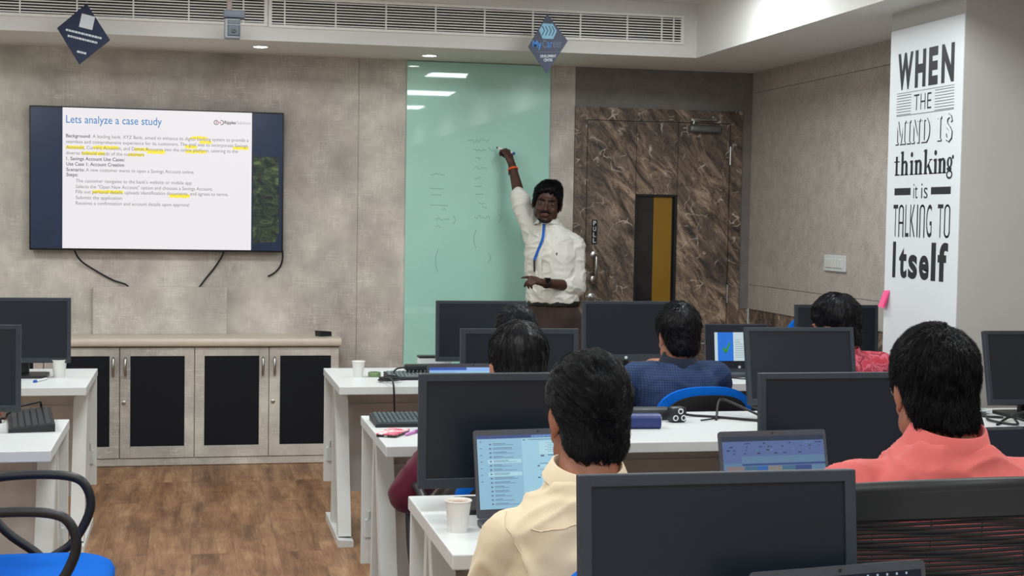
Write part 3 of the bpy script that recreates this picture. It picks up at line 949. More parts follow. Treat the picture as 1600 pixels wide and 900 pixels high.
# ================================================================== DESKS
def desk(label, x0, x1, yf, dep, ends):
    """bench desk: origin on the floor under the middle of its front edge; ends = which ends have a visible leg frame"""
    cx = (x0 + x1) / 2; w = x1 - x0
    t = thing('bench_desk', label, 'desk', (cx, yf, 0))
    b = BM(); box(b, (-w / 2, 0, .714), (w / 2, dep, .75), .003); obj('desktop', b, M_LAM, t)
    b = BM(); box(b, (-w / 2 + .095, dep - .16, .17), (w / 2 - .095, dep - .142, .712)); obj('modesty_panel', b, M_PANEL, t)
    b = BM(); prism(b, [(0, 0)] * 0 or [(-w / 2 + .095, .60), (w / 2 - .095, .60), (w / 2 - .095, .712), (-w / 2 + .095, .712)], dep - .20, dep - .161); box(b, (-w / 2 + .095, dep - .21, .588), (w / 2 - .095, dep - .161, .60)); obj('cable_tray', b, M_PANEL, t)
    n = max(2, int(round(w / 1.5)) + 1)
    for k in range(n):
        s = -1 if k < n / 2 else 1
        x = -w / 2 + .055 + (w - .11) * k / (n - 1)
        b = BM()
        def bar(y0, z0, y1, z1, t1, wx=.03):
            d = Vector((0, y1 - y0, z1 - z0)); nn = Vector((0, -d.z, d.y)).normalized() * t1
            v = [(x - wx, y0 - nn.y, z0 - nn.z), (x - wx, y0 + nn.y, z0 + nn.z), (x - wx, y1 + nn.y, z1 + nn.z), (x - wx, y1 - nn.y, z1 - nn.z)]
            v += [(x + wx, a[1], a[2]) for a in v]
            add_geo(b, v, [(0, 1, 2, 3), (7, 6, 5, 4), (0, 4, 5, 1), (1, 5, 6, 2), (2, 6, 7, 3), (3, 7, 4, 0)])
        bar(.50, .714, .26, .03, .026); bar(.54, .714, .60, .03, .022)
        box(b, (x - .03, .36, .69), (x + .03, dep - .08, .7138))
        leg = obj('leg_frame', b, M_METW, t)
        b = BM(); prism(b, [(x - .035, .0), (x + .035, .0), (x + .035, .028), (x - .035, .034)], .18, dep + .03); obj('foot_bar', b, M_METW, leg)
    for s in ends:
        b = BM(); xx = s * (w / 2 - .033); box(b, (xx - .032, dep - .05, .20), (xx + .032, dep - .034, .7138), .002); ep = obj('cable_cover', b, M_METW, t)
        b = BM(); box(b, (xx + s * .006 - .014, dep - .062, .30), (xx + s * .006 + .014, dep - .049, .37), .004); tube(b, [(xx + s * .006, dep - .058, .37), (xx + s * .006, dep - .058, .40)], .006); obj('latch', b, plain('pale grey plastic', srgb(200, 204, 202), .4), ep)
desk('white bench desk of the front row right of the aisle', .628, 3.52, 6.46, .80, (-1,))
desk('white bench desk of the second row right of the aisle, with keyboard and phone', .618, 3.56, 4.77, .75, (-1,))
desk('white bench desk of the third row with the coffee cup', .568, 2.9, 3.215, .70, (-1,))
desk('nearest white bench desk, mostly hidden below the big dark monitor', .45, 2.1, 1.62, .635, ())
desk('white bench desk left of the aisle beside the cabinet', -3.0, -.44, 6.52, .78, (1,))
desk('white bench desk left of the aisle under the black keyboard', -3.0, -.43, 4.80, .72, (1,))

# ================================================================== MONITORS
M_LOGO = plain('pale logo disc', srgb(206, 214, 218), .4)
def monitor(label, x, y, rz, tilt, zc, logo=False, W=.44, Hh=.292, bez=.016, chin=.022, z0=.75):
    """flat monitor: screen face at local y=0, origin on the desk below the screen's centre"""
    t = thing('monitor', label, 'monitor', (x, y, z0), rz)
    zc -= z0
    R = Matrix.Translation((0, 0, zc)) @ Matrix.Rotation(-tilt, 4, 'X')
    h = Hh / 2; w = W / 2
    b = BM()
    box(b, (-w, -.006, -h), (-w + bez, .018, h), .002, M=R); box(b, (w - bez, -.006, -h), (w, .018, h), .002, M=R)
    box(b, (-w + bez - .002, -.006, h - bez), (w - bez + .002, .018, h), .002, M=R); box(b, (-w + bez - .002, -.006, -h), (w - bez + .002, .018, -h + chin), .002, M=R)
    obj('bezel', b, M_BEZ, t)
    b = BM(); box(b, (-w + .004, .010, -h + .004), (w - .004, .022, h - .004), M=R)
    t2 = bmesh.new(); bmesh.ops.create_cube(t2, size=1, matrix=Matrix.Translation((0, .034, 0)) @ Matrix.Diagonal((W * .8, .028, Hh * .75, 1))); bmesh.ops.bevel(t2, geom=list(t2.edges), offset=.012, segments=2, affect='EDGES'); merge(b, t2, 0, R)
    obj('rear_shell', b, M_BLK2, t)
    b = BM(); quad(b, -w + bez - .001, -h + chin - .001, w - bez + .001, h - bez + .001, -.002, M=R); s = obj('screen', b, M_SCR, t)
    b = BM(); lo = .012
    tube(b, [(0, .075, .012), (0, .075, .09), (0, .06, zc - .03), (0, .045, zc)], [.028, .026, .024, .022], 12, flat=(1.2, .5, (0, 1, 0))) if False else box(b, (-.035, .055, .008), (.035, .085, zc + .03), .008)
    obj('stand', b, M_BLK, t)
    b = BM(); prism(b, rrect(-.12, -.02, .12, .17, .03), 0, .012, M=Matrix(((1, 0, 0, 0), (0, 0, 1, -.03), (0, 1, 0, 0), (0, 0, 0, 1)))); obj('base', b, M_BLK, t)
    b = BM()
    if logo:
        lathe(b, [(.0075, 0), (.0075, .0008), (0, .0008)], 20, M=R @ Matrix.Translation((0, -.0062, -h + chin / 2)) @ Matrix.Rotation(PI / 2, 4, 'X')); obj('logo_disc', b, M_LOGO, t)
    else:
        box(b, (w - .06, -.0068, -h + .008), (w - .045, -.006, -h + .012), M=R); obj('power_button', b, M_BLK2, t)
    return t
rd = math.radians
monitor('dark monitor in front of the green glass board, leftmost right of the aisle', 1.36, 7.0, 0, rd(2), .952)
monitor('dark monitor with round white logo beside the brown door', 2.085, 7.0, rd(1), rd(3), .953, logo=True, chin=.030)
monitor('dark monitor behind the person in the red shirt, against the fabric wall', 3.19, 6.98, rd(-3), rd(3), .94)
monitor('dark monitor on the farther left desk, beside the paper cup', -.755, 6.92, 0, rd(2), .962)
monitor('grey-framed monitor half hidden behind the maroon-shirted person', 1.17, 5.27, rd(-1), rd(3), .95, bez=.02, chin=.03)
monitor('dark tilted monitor in front of the laptop with the green tick', 2.255, 5.24, 0, rd(12), .958)
monitor('dark monitor on the nearer left desk, over the black keyboard', -.783, 5.2, rd(-1), rd(2), .968)
monitor('dark monitor at the far right edge, before the grey pillar', 3.245, 5.24, 0, rd(13), .945)
monitor('dark grey monitor behind the open chat laptop and coffee cup', .785, 3.69, 0, rd(1), .957, bez=.02, chin=.026, W=.45)
monitor('dark monitor behind the person in the salmon shirt', 1.685, 3.67, rd(1), rd(4), .955, bez=.017)
monitor('nearest and largest looking dark grey monitor at the bottom of the picture', .782, 2.1, 0, rd(6), .975, bez=.0185, chin=.026)

# ================================================================== LAPTOPS
E_LB = emit('chat pale blue', srgb(150, 196, 216), 1.0)
E_LB2 = emit('chat list blue', srgb(136, 180, 204), 1.0)
E_LB3 = emit('chat message card', srgb(168, 208, 222), 1.0)
E_LDK = emit('chat text slate', srgb(78, 108, 128), 1.0)
E_LNV = emit('title bar blue', srgb(44, 66, 124), 1.0)
E_LSE = emit('search field blue', srgb(126, 164, 218), 1.0)
E_XN = emit('spreadsheet navy', srgb(30, 44, 66), 1.0)
E_XR = emit('spreadsheet ribbon', srgb(78, 98, 144), 1.0)
E_XB = emit('spreadsheet pale', srgb(84, 116, 146), 1.0)
E_X1 = emit('cell brown', srgb(120, 108, 108), 1.0)
E_X2 = emit('cell teal', srgb(58, 96, 124), 1.0)
E_X3 = emit('cell blue', srgb(36, 88, 156), 1.0)
E_X4 = emit('cell tan', srgb(118, 114, 110), 1.0)
E_X5 = emit('cell indigo', srgb(44, 66, 118), 1.0)
E_OFF = plain('dark navy laptop screen', srgb(10, 22, 40), .2, var=.1, scale=3)
def laptop(label, x, y, rz, tilt, W=.32, Hl=.222, Dp=.225, z0=.75, bez=(.008, .014, .022), screen=None, ui=None, cat='laptop', shell=None):
    """origin on the desk under the hinge; screen faces local -y"""
    sh = shell or M_LAPG
    t = thing('laptop', label, cat, (x, y, z0), rz)
    w = W / 2
    b = BM(); box(b, (-w, -Dp, .002), (w, .004, .017), .003); bs = obj('base', b, sh, t, smooth=40)
    b = BM()
    for r in range(5):
        for c in range(14):
            kx = -w + .02 + c * (W - .04) / 14; ky = -.03 - r * .021
            box(b, (kx, ky - .018, .0168), (kx + (W - .04) / 14 - .003, ky, .0185))
    obj('keys', b, M_BLK2, bs)
    b = BM(); box(b, (-.05, -Dp + .012, .0168), (.05, -Dp + .08, .0174)); obj('touchpad', b, M_BLK, bs)
    b = BM()
    for k in range(3):
        box(b, (-w - .0006, -.05 - k * .022, .006), (-w + .001, -.036 - k * .022, .012))
    obj('ports', b, M_CHROME, bs)
    R = Matrix.Translation((0, 0, .018)) @ Matrix.Rotation(-tilt, 4, 'X')
    b = BM(); prism(b, rrect(-w, 0, w, Hl, .008), -.001, .005, M=R); ld = obj('lid', b, sh, t)
    bx, bt, bb = bez
    b = BM(); quad(b, -w + bx, bb, w - bx, Hl - bt, -.0016, M=R)
    scr = obj('screen', b, screen or E_OFF, ld)
    b = BM(); lathe(b, [(.0028, 0), (.0028, .0006), (0, .0006)], 12, M=R @ Matrix.Translation((0, -.001, Hl - bt * .5)) @ Matrix.Rotation(PI / 2, 4, 'X')); obj('webcam', b, M_BLK, ld)
    b = BM(); tube(b, [(-w + .03, .004, .014), (w - .03, .004, .014)], .007, 8); obj('hinge', b, M_BLK2, t)
    if ui:
        ui(ld, R, -w + bx, bb, w - bx, Hl - bt)
    return t
def ui_chat(ld, R, x0, z0, x1, z1):
    W, H = x1 - x0, z1 - z0
    b = BM()
    def q(a, c, d, e, mi, y=-.0019): quad(b, x0 + a * W, z0 + (1 - e) * H, x0 + d * W, z0 + (1 - c) * H, y, mi, R)
    q(0, 0, 1, .045, 0); q(.44, .006, .94, .040, 1)                      # title bar, search field
    q(0, .045, .36, 1, 2)                                                # chat list
    rr = random.Random(11)
    for k in range(15):
        zz = .11 + k * .058
        if k in (4, 7):
            q(.08, zz - .012, .35, zz + .04, 4, -.0021)
        q(.095, zz + .002, .112, zz + .022, 3, -.0023)
        q(.125, zz, .125 + rr.uniform(.06, .16), zz + .008, 3, -.0023)
        q(.125, zz + .018, .125 + rr.uniform(.12, .2), zz + .024, 3, -.0023)
    for k in range(7):
        q(.02, .08 + k * .09, .035, .092 + k * .09, 3, -.0023)
    q(.37, .065, .39, .08, 3, -.0023); q(.41, .066, .62, .075, 3, -.0023); q(.64, .066, .9, .074, 3, -.0023)
    q(.50, .10, .88, .275, 4, -.0021); q(.57, .285, .88, .297, 3, -.0023); q(.51, .285, .54, .31, 3, -.0023)
    for k in range(6):
        q(.55 + .02 * (k % 2), .12 + k * .024, .66 + rr.uniform(0, .16), .124 + k * .024, 3, -.0023)
    q(.50, .40, .70, .408, 3, -.0023); q(.48, .425, .50, .445, 3, -.0023); q(.50, .42, .60, .455, 4, -.0021)
    q(.5, .485, .92, .489, 3, -.0023); q(.50, .56, .66, .568, 3, -.0023); q(.48, .585, .50, .605, 3, -.0023); q(.51, .585, .86, .8, 4, -.0021)
    for k in range(5):
        q(.53, .60 + k * .04, .62 + rr.uniform(0, .2), .606 + k * .04, 3, -.0023)
    obj('screen_image', b, [E_LNV, E_LSE, E_LB2, E_LDK, E_LB3], ld)
def ui_sheet(ld, R, x0, z0, x1, z1):
    W, H = x1 - x0, z1 - z0
    b = BM()
    def q(a, c, d, e, mi, y=-.0019): quad(b, x0 + a * W, z0 + (1 - e) * H, x0 + d * W, z0 + (1 - c) * H, y, mi, R)
    q(0, 0, 1, .075, 0); q(0, .075, 1, .30, 1); q(.18, .30, 1, .40, 2); q(0, .30, .18, .40, 1); q(.18, .41, 1, .44, 5)
    rr = random.Random(4)
    for k in range(46):
        a = rr.uniform(.02, .95); c = .10 + .05 * rr.randint(0, 3)
        q(a, c, a + rr.uniform(.006, .04), c + .018, rr.choice((0, 5, 2)), -.0022)
    for a, d, mi in ((.03, .20, 3), (.20, .33, 4), (.33, .43, 6), (.43, .57, 7), (.57, .70, 4), (.70, .86, 5), (.86, .99, 2)):
        q(a, .45, d, .98, mi)
    for k in range(24):
        a = rr.uniform(.30, .8); c = .56 + .06 * rr.randint(0, 6)
        q(a, c, a + rr.uniform(.04, .09), c + .012, 0, -.0022)
    obj('screen_image', b, [E_XN, E_XR, E_XB, E_X1, E_X2, E_X5, E_X3, E_X4], ld)
def ui_bar(ld, R, x0, z0, x1, z1):
    W, H = x1 - x0, z1 - z0
    b = BM()
    def q(a, c, d, e, mi, y=-.0019): quad(b, x0 + a * W, z0 + (1 - e) * H, x0 + d * W, z0 + (1 - c) * H, y, mi, R)
    q(0, 0, .42, .05, 0); q(.42, 0, 1, .05, 1); q(0, .05, 1, .075, 1); q(0, .075, .3, 1, 2)
    obj('screen_image', b, [emit('browser bar blue', srgb(46, 84, 168), 1.0), emit('browser bar pale', srgb(138, 176, 232), 1.0), E_LB2], ld)
E_TW = emit('slide pale grey', srgb(186, 206, 212), 1.0)
E_TB = emit('slide strong blue', srgb(20, 108, 206), 1.0)
E_TG = emit('green tick', srgb(46, 140, 50), 1.0)
E_TD = emit('green tick shade', srgb(28, 92, 40), 1.0)
E_TT = emit('slide small print', srgb(128, 142, 150), 1.0)
def ui_tick(ld, R, x0, z0, x1, z1):
    W, H = x1 - x0, z1 - z0
    b = BM()
    def q(a, c, d, e, mi, y=-.0019): quad(b, x0 + a * W, z0 + (1 - e) * H, x0 + d * W, z0 + (1 - c) * H, y, mi, R)
    q(.14, .17, .80, .83, 0); q(.19, .17, .44, .83, 1, -.0021)
    for k in range(9):
        q(.47, .34 + k * .05, (.55 if k < 2 else .74 - .02 * (k % 3)), .352 + k * .05, 4, -.0023)
    def tk(p, mi, y): add_geo(b, [(x0 + a * W, y, z0 + (1 - c) * H) for a, c in p], [tuple(range(len(p)))], mi, R)
    tk([(.26, .54), (.295, .52), (.315, .575), (.37, .42), (.40, .40), (.335, .635), (.30, .65)], 2, -.0023)
    tk([(.30, .65), (.335, .635), (.345, .615), (.31, .61)], 3, -.0025)
    obj('screen_image', b, [E_TW, E_TB, E_TG, E_TD, E_TT], ld)
    b = BM(); lathe(b, [(.007, 0), (.007, .0008), (0, .0008)], 20, M=R @ Matrix.Translation((0.01, -.0012, .010)) @ Matrix.Rotation(PI / 2, 4, 'X')); obj('logo_disc', b, M_LOGO, ld)
def ui_dark(ld, R, x0, z0, x1, z1):
    W, H = x1 - x0, z1 - z0
    b = BM()
    def q(a, c, d, e, mi, y=-.0019): quad(b, x0 + a * W, z0 + (1 - e) * H, x0 + d * W, z0 + (1 - c) * H, y, mi, R)
    for k in range(5):
        q(.66 + k * .06, .012, .672 + k * .06, .03, 0)
    for k in range(3):
        q(.38 + k * .12, .035, .45 + k * .12, .06, 1)
    q(.05, .06, .95, .9, 2)
    obj('screen_image', b, [emit('pale icon', srgb(150, 166, 178), 1.0), emit('toolbar slate', srgb(44, 66, 80), 1.0), emit('dark editor', srgb(20, 30, 40), 1.0)], ld)
laptop('open dark laptop with pale blue chat window beside the coffee cup', .845, 3.52, rd(6), rd(13), screen=E_LB, ui=ui_chat, W=.335, Hl=.215)
laptop('open laptop showing a coloured spreadsheet before the salmon-shirted person', 1.455, 3.50, rd(4), rd(14), screen=E_XB, ui=ui_sheet, W=.30, Hl=.205)
laptop('open laptop with blue browser bar before the maroon-shirted person', .965, 5.06, 0, rd(10), screen=E_LB, ui=ui_bar, W=.33, Hl=.222)
laptop('laptop showing a green tick on a blue panel, on the front desk', 2.645, 6.93, 0, rd(8), screen=M_SCR, ui=ui_tick, W=.335, Hl=.225, bez=(.004, .006, .004))
laptop('dark screened laptop at the right edge, on the third row desk', 2.16, 3.50, rd(3), rd(12), screen=E_OFF, W=.33, Hl=.205, bez=(.005, .008, .018))
laptop('dark laptop at the very bottom, in front of the nearest monitor', .945, 1.985, rd(8.5), rd(10), screen=E_OFF, ui=ui_dark, W=.30, Hl=.228, Dp=.215)
# ================================================================== DESK CLUTTER
def cup(label, x, y, z, r=.030, h=.072, coffee=None):
    t = thing('paper_cup', label, 'cup', (x, y, z))
    b = BM()
    lathe(b, [(r * .70, .0), (r * .72, .002), (r * .98, h - .003), (r * 1.04, h - .002), (r * 1.06, h), (r * 1.02, h + .0015), (r * .96, h - .001), (r * .93, h - .006), (r * .68, .006), (0, .006)], 36, cap=False)
    add_geo(b, [(r * .7 * math.cos(2 * PI * k / 36), r * .7 * math.sin(2 * PI * k / 36), 0) for k in range(36)], [tuple(range(35, -1, -1))])
    obj('cup_body', b, M_PAPERC, t, smooth=50)
    if coffee:
        b = BM(); zz = h - .0045; rr = r * .95
        lathe(b, [(rr, zz), (rr * .8, zz + .0008), (0, zz + .0008)], 36, cap=False); obj('coffee', b, coffee, t, smooth=60)
    return t
def mat_coffee():
    t = NT('milky coffee')
    f = t.noise(t.pos((1, 1, 1), obj_space=True), 60, 4)
    t.color(t.ramp(f, [(0.38, srgb(150, 112, 84)), (0.6, srgb(192, 158, 130))])); t.set(Roughness=.15)
    return t.m
cup('white paper cup of milky coffee on the third row desk', .622, 3.455, .75, .0315, .075, mat_coffee())
cup('empty white paper cup on the front desk right of the aisle', .755, 6.86, .75, .030, .072)
cup('white paper cup on the farther left desk near the cabinet', -.585, 6.93, .75, .034, .078)

M_KEY = plain('charcoal keycaps', srgb(46, 49, 53), .5, var=.1, scale=90)
def keyboard(label, x, y, z, rz, W=.44, Dp=.145, mat=None, keym=None):
    t = thing('keyboard', label, 'keyboard', (x, y, z), rz)
    b = BM(); v = [(-W / 2, -Dp / 2, 0), (W / 2, -Dp / 2, 0), (W / 2, Dp / 2, 0), (-W / 2, Dp / 2, 0), (-W / 2, -Dp / 2, .012), (W / 2, -Dp / 2, .012), (W / 2, Dp / 2, .026), (-W / 2, Dp / 2, .026)]
    add_geo(b, v, [(3, 2, 1, 0), (4, 5, 6, 7), (0, 1, 5, 4), (1, 2, 6, 5), (2, 3, 7, 6), (3, 0, 4, 7)]); obj('case', b, mat or M_BLK, t)
    b = BM()
    def key(x0, y0, w, d):
        s = (.026 - .012) / Dp; zz = lambda yy: .012 + (yy + Dp / 2) * s
        hh = .006
        v = [(x0, y0, zz(y0)), (x0 + w, y0, zz(y0)), (x0 + w, y0 + d, zz(y0 + d)), (x0, y0 + d, zz(y0 + d))]
        i = .0015
        v += [(x0 + i, y0 + i, zz(y0) + hh), (x0 + w - i, y0 + i, zz(y0) + hh), (x0 + w - i, y0 + d - i, zz(y0 + d) + hh), (x0 + i, y0 + d - i, zz(y0 + d) + hh)]
        add_geo(b, v, [(4, 5, 6, 7), (0, 1, 5, 4), (1, 2, 6, 5), (2, 3, 7, 6), (3, 0, 4, 7)])
    m = .010; rows = 6; dy = (Dp - .02) / rows
    for r in range(rows):
        y0 = -Dp / 2 + m + r * dy
        xk = -W / 2 + m
        wk = (W - 2 * m) / 23
        c = 0
        while c < 23:
            if c in (15, 19) : xk += wk * .0
            w = wk
            if r == 0 and c == 4: w = wk * 6
            key(xk + .001, y0 + .001, w - .003, dy - .003)
            step = int(round(w / wk)); xk += w; c += step
    obj('keys', b, keym or M_KEY, t)
    return t
keyboard('black keyboard on the nearer left desk below the monitor', -.665, 5.41, .75, rd(-78) * 0 + rd(-8), W=.34, Dp=.30) if False else keyboard('black keyboard on the nearer left desk below the monitor', -.555, 5.43, .75, rd(-83), W=.46, Dp=.15)
keyboard('black and grey keyboard on the front desk, lying under the power adapter', 1.09, 6.77, .75, rd(0), W=.44, keym=plain('grey keycaps', srgb(104, 116, 116), .5))
keyboard('black keyboard at the left end of the second row desk, behind the phone', .836, 5.30, .75, rd(0), W=.40, Dp=.20, keym=plain('dark teal keycaps', srgb(66, 82, 84), .5))
keyboard('black keyboard at the far right edge under the tilted monitor', 3.36, 5.06, .75, rd(-4), W=.42)

def mouse(label, x, y, z, rz):
    t = thing('computer_mouse', label, 'mouse', (x, y, z), rz)
    b = BM(); bmesh.ops.create_uvsphere(b, u_segments=20, v_segments=12, radius=1, matrix=Matrix.Diagonal((.032, .055, .034, 1)))
    for v in b.verts:
        if v.co.z < 0: v.co.z = 0
    obj('shell', b, M_BLK, t, smooth=60)
    b = BM(); lathe(b, [(.008, -.003), (.009, 0), (.008, .003)], 14, M=Matrix.Translation((0, .025, .030)) @ Matrix.Rotation(PI / 2, 4, 'Y')); obj('scroll_wheel', b, M_BEZ, t)
mouse('black mouse at the left edge beside the keyboard', -.69, 5.47, .75, .4)

# phone with pink and white case, pink pen
ph = thing('mobile_phone', 'phone in a pink and white case on the second row desk', 'phone', (.675, 5.03, .75), rd(-28))
b = BM(); prism(b, rrect(-.036, -.072, .036, .072, .009), 0, .0085, M=Matrix(((1, 0, 0, 0), (0, 0, 1, 0), (0, 1, 0, 0), (0, 0, 0, 1)))); obj('body', b, M_BLK, ph)
def mat_case():
    t = NT('pink floral case')
    f = t.noise(t.pos(obj_space=True), 34, 3, .5, .8)
    t.color(t.ramp(f, [(0.44, srgb(236, 226, 224)), (0.52, srgb(220, 120, 136)), (0.62, srgb(196, 60, 90))])); t.set(Roughness=.4)
    return t.m
b = BM(); prism(b, rrect(-.0375, -.0735, .0375, .0735, .010), .0085, .0125, M=Matrix(((1, 0, 0, 0), (0, 0, 1, 0), (0, 1, 0, 0), (0, 0, 0, 1)))); obj('case', b, mat_case(), ph)
b = BM(); box(b, (-.006, -.0725, .0025), (.006, -.0715, .006)); obj('charging_port', b, M_CHROME, ph)
pn = thing('pen', 'pink pen beside the phone', 'pen', (.75, 5.045, .756), 0, rot=(0, PI / 2, rd(57)))
b = BM(); lathe(b, [(.001, -.075), (.005, -.062), (.0055, .0)], 12); obj('barrel', b, plain('pink translucent plastic', srgb(206, 130, 196), .3), pn, smooth=40)
b = BM(); lathe(b, [(.0058, 0), (.0058, .055), (.004, .065), (0, .066)], 12); tube(b, [(.0, .006, .058), (.0, .0085, .05), (0, .008, .02)], .0013, 6); obj('cap', b, plain('mauve plastic', srgb(150, 80, 150), .35), pn, smooth=40)

ad = thing('power_adapter', 'black laptop power adapter lying on the grey keyboard of the front desk', 'power adapter', (1.04, 6.81, .784), rd(4))
b = BM(); box(b, (-.075, -.028, 0), (.075, .028, .028), .006); obj('brick', b, M_BLK, ad, smooth=40)
b = BM(); tube(b, [(.075, 0, .014), (.12, .0, .012), (.17, .05, .006), (.20, .09, -.014), (.22, .13, -.028)], .004, 8, smooth_path=4); tube(b, [(-.075, 0, .014), (-.11, .01, .008), (-.135, -.03, -.008), (-.11, -.075, -.018), (-.07, -.07, -.02)], .004, 8, smooth_path=4); obj('cord', b, M_CABLE, ad, smooth=60)
b = BM()
for k, (cx, cy, cz, rx) in enumerate(((.865, 6.66, .765, .045), (.872, 6.62, .757, .04))):
    pass
pts = [(.98, 6.72, .756), (.92, 6.68, .756)]
for k in range(26):
    a = PI / 2 + k * .52
    rr = .05 - .0004 * k
    pts.append((.87 + rr * math.cos(a), 6.70 - .07 + .12 * 0 + rr * 1.0 * math.sin(a) * .9, .757 + .0008 * k))
pts += [(.865, 6.53, .775), (.862, 6.448, .770), (.864, 6.43, .74), (.868, 6.435, .65), (.875, 6.455, .55), (.90, 6.48, .44), (.92, 6.50, .33)]
b.free(); b = BM(); tube(b, pts, .0042, 8, smooth_path=3); tag(obj('power_cable', b, M_CABLE, smooth=60), 'coiled black cable hanging over the edge of the front desk', 'cable')
b = BM(); lathe(b, [(.028, 0), (.030, .004), (.030, .018), (.028, .022), (.020, .022), (.020, .002)], 28); tp = obj('tape_roll', b, plain('green tape', srgb(112, 138, 96), .3, var=.1), loc=(.83, 6.86, .75), smooth=40); tag(tp, 'small green tape roll between the paper cup and the keyboard', 'tape')
wb = thing('white_box', 'white box with a black lid at the back of the front desk', 'box', (1.165, 7.19, .75))
b = BM(); box(b, (-.08, -.03, 0), (.08, .04, .056), .003); obj('box_body', b, M_LAM, wb)
b = BM(); box(b, (-.081, -.031, .056), (.081, .041, .066), .002); obj('lid', b, M_BLK, wb)
# right half of the second row desk
ad2 = thing('power_adapter', 'black power brick on the second row desk behind the blue case', 'power adapter', (1.68, 5.33, .75), rd(-3))
b = BM(); box(b, (-.09, -.04, 0), (.09, .045, .042), .008); obj('brick', b, plain('charcoal plastic', srgb(44, 48, 52), .5), ad2, smooth=40)
b = BM(); tube(b, [(.09, 0, .02), (.13, .03, .016), (.19, .05, .006), (.26, .02, .005), (.34, -.05, .006), (.41, -.10, .006), (.44, -.09, .007), (.40, .05, .03), (.34, .14, .055), (.30, .08, .05), (.27, .0, .012), (.25, -.06, .005)], .0048, 8, smooth_path=5); obj('cord', b, M_CABLE, ad2, smooth=60)
pl = thing('plug_adapter', 'black plug adapter with three white ringed sockets', 'plug', (1.765, 5.235, .75), rd(8))
b = BM(); box(b, (-.033, -.02, 0), (.033, .03, .058), .012); obj('body', b, M_BLK, pl, smooth=40)
for x, z in ((0.004, .043), (-.016, .018), (.017, .018)):
    b = BM(); lathe(b, [(.011, 0), (.011, .002), (.007, .002), (.007, 0)], 18, M=Matrix.Translation((x, -.0195, z)) @ Matrix.Rotation(PI / 2, 4, 'X')); obj('socket_ring', b, M_WPRINT, pl)
bc = thing('glasses_case', 'dark blue case with a white end on the second row desk', 'case', (1.565, 5.10, .75), rd(-4))
b = BM(); prism(b, rrect(-.032, 0, .032, .052, .016), -.085, .085, M=Matrix.Rotation(-PI / 2, 4, 'Z')); obj('case_body', b, plain('dark blue leatherette', srgb(34, 50, 112), .4, var=.1), bc, smooth=40)
b = BM(); prism(b, rrect(-.026, .008, .026, .046, .012), -.088, -.0851, M=Matrix.Rotation(PI / 2, 4, 'Z')); obj('white_end', b, M_LAM, bc)
b = BM(); tube(b, [(1.86, 5.24, .755), (1.98, 5.30, .755), (2.06, 5.22, .755), (2.12, 5.14, .755), (2.11, 5.08, .756), (2.08, 5.02, .755)], .003, 6, smooth_path=5); tag(obj('thin_cable', b, M_CABLE, smooth=60), 'thin dark cable winding over the middle of the second row desk', 'cable')
# charger cord behind the tick laptop
b = BM(); tube(b, [(2.46, 6.72, .754), (2.52, 6.66, .754), (2.56, 6.62, .754), (2.60, 6.68, .754), (2.60, 6.70, .754)], .003, 6, smooth_path=5); tag(obj('usb_cable', b, M_CABLE, smooth=60), 'small dark cable loop in front of the tick laptop', 'cable')
# cables at the far right
for q, (lb, pts) in enumerate((('black cable tangle under the right edge monitor', [(2.95, 5.02, .755), (3.02, 5.10, .757), (3.08, 5.15, .765), (3.12, 5.10, .79), (3.14, 5.02, .76), (3.10, 4.98, .757), (3.06, 5.08, .77), (3.02, 5.00, .757), (2.98, 5.12, .757), (3.03, 5.24, .757), (3.06, 5.33, .757)]),
                              ('black cable looping up beside the dark blue charger', [(2.93, 5.33, .765), (2.955, 5.37, .83), (2.98, 5.38, .855), (3.005, 5.37, .83), (2.99, 5.33, .775), (3.02, 5.26, .756), (3.08, 5.2, .756)]))):
    b = BM(); tube(b, pts, .0048, 8, smooth_path=5); tag(obj('power_cable', b, M_CABLE, smooth=60), lb, 'cable')
b = BM(); box(b, (-.04, -.025, 0), (.04, .025, .026), .005); tag(obj('charger', b, plain('dark blue plastic', srgb(30, 44, 86), .4), loc=(2.93, 5.33, .75), smooth=40), 'small dark blue charger at the right of the second row desk', 'charger')
def crumple():
    b = BM(); n = 9
    vs = []
    for i in range(n):
        for j in range(n):
            x, y = (i / (n - 1) - .5) * .17, (j / (n - 1) - .5) * .14
            vs.append((x, y, .012 + .016 * noise.noise((x * 30, y * 30, 3)) + .012 * noise.noise((x * 70, y * 70, 1)) + .003))
    m = min(v[2] for v in vs)
    vs = [(x, y, z - m) for x, y, z in vs]
    add_geo(b, vs + [(x, y, z + .001) for x, y, z in vs], [(i * n + j, i * n + j + 1, (i + 1) * n + j + 1, (i + 1) * n + j) for i in range(n - 1) for j in range(n - 1)] + [(81 + i * n + j, 81 + (i + 1) * n + j, 81 + (i + 1) * n + j + 1, 81 + i * n + j + 1) for i in range(n - 1) for j in range(n - 1)])
    return b
tag(obj('plastic_bag', crumple(), plain('pale crinkled plastic', srgb(186, 194, 196), .2, var=.15, scale=40), loc=(3.02, 5.40, .7505)), 'crumpled clear plastic bag among the cables at the right', 'bag')
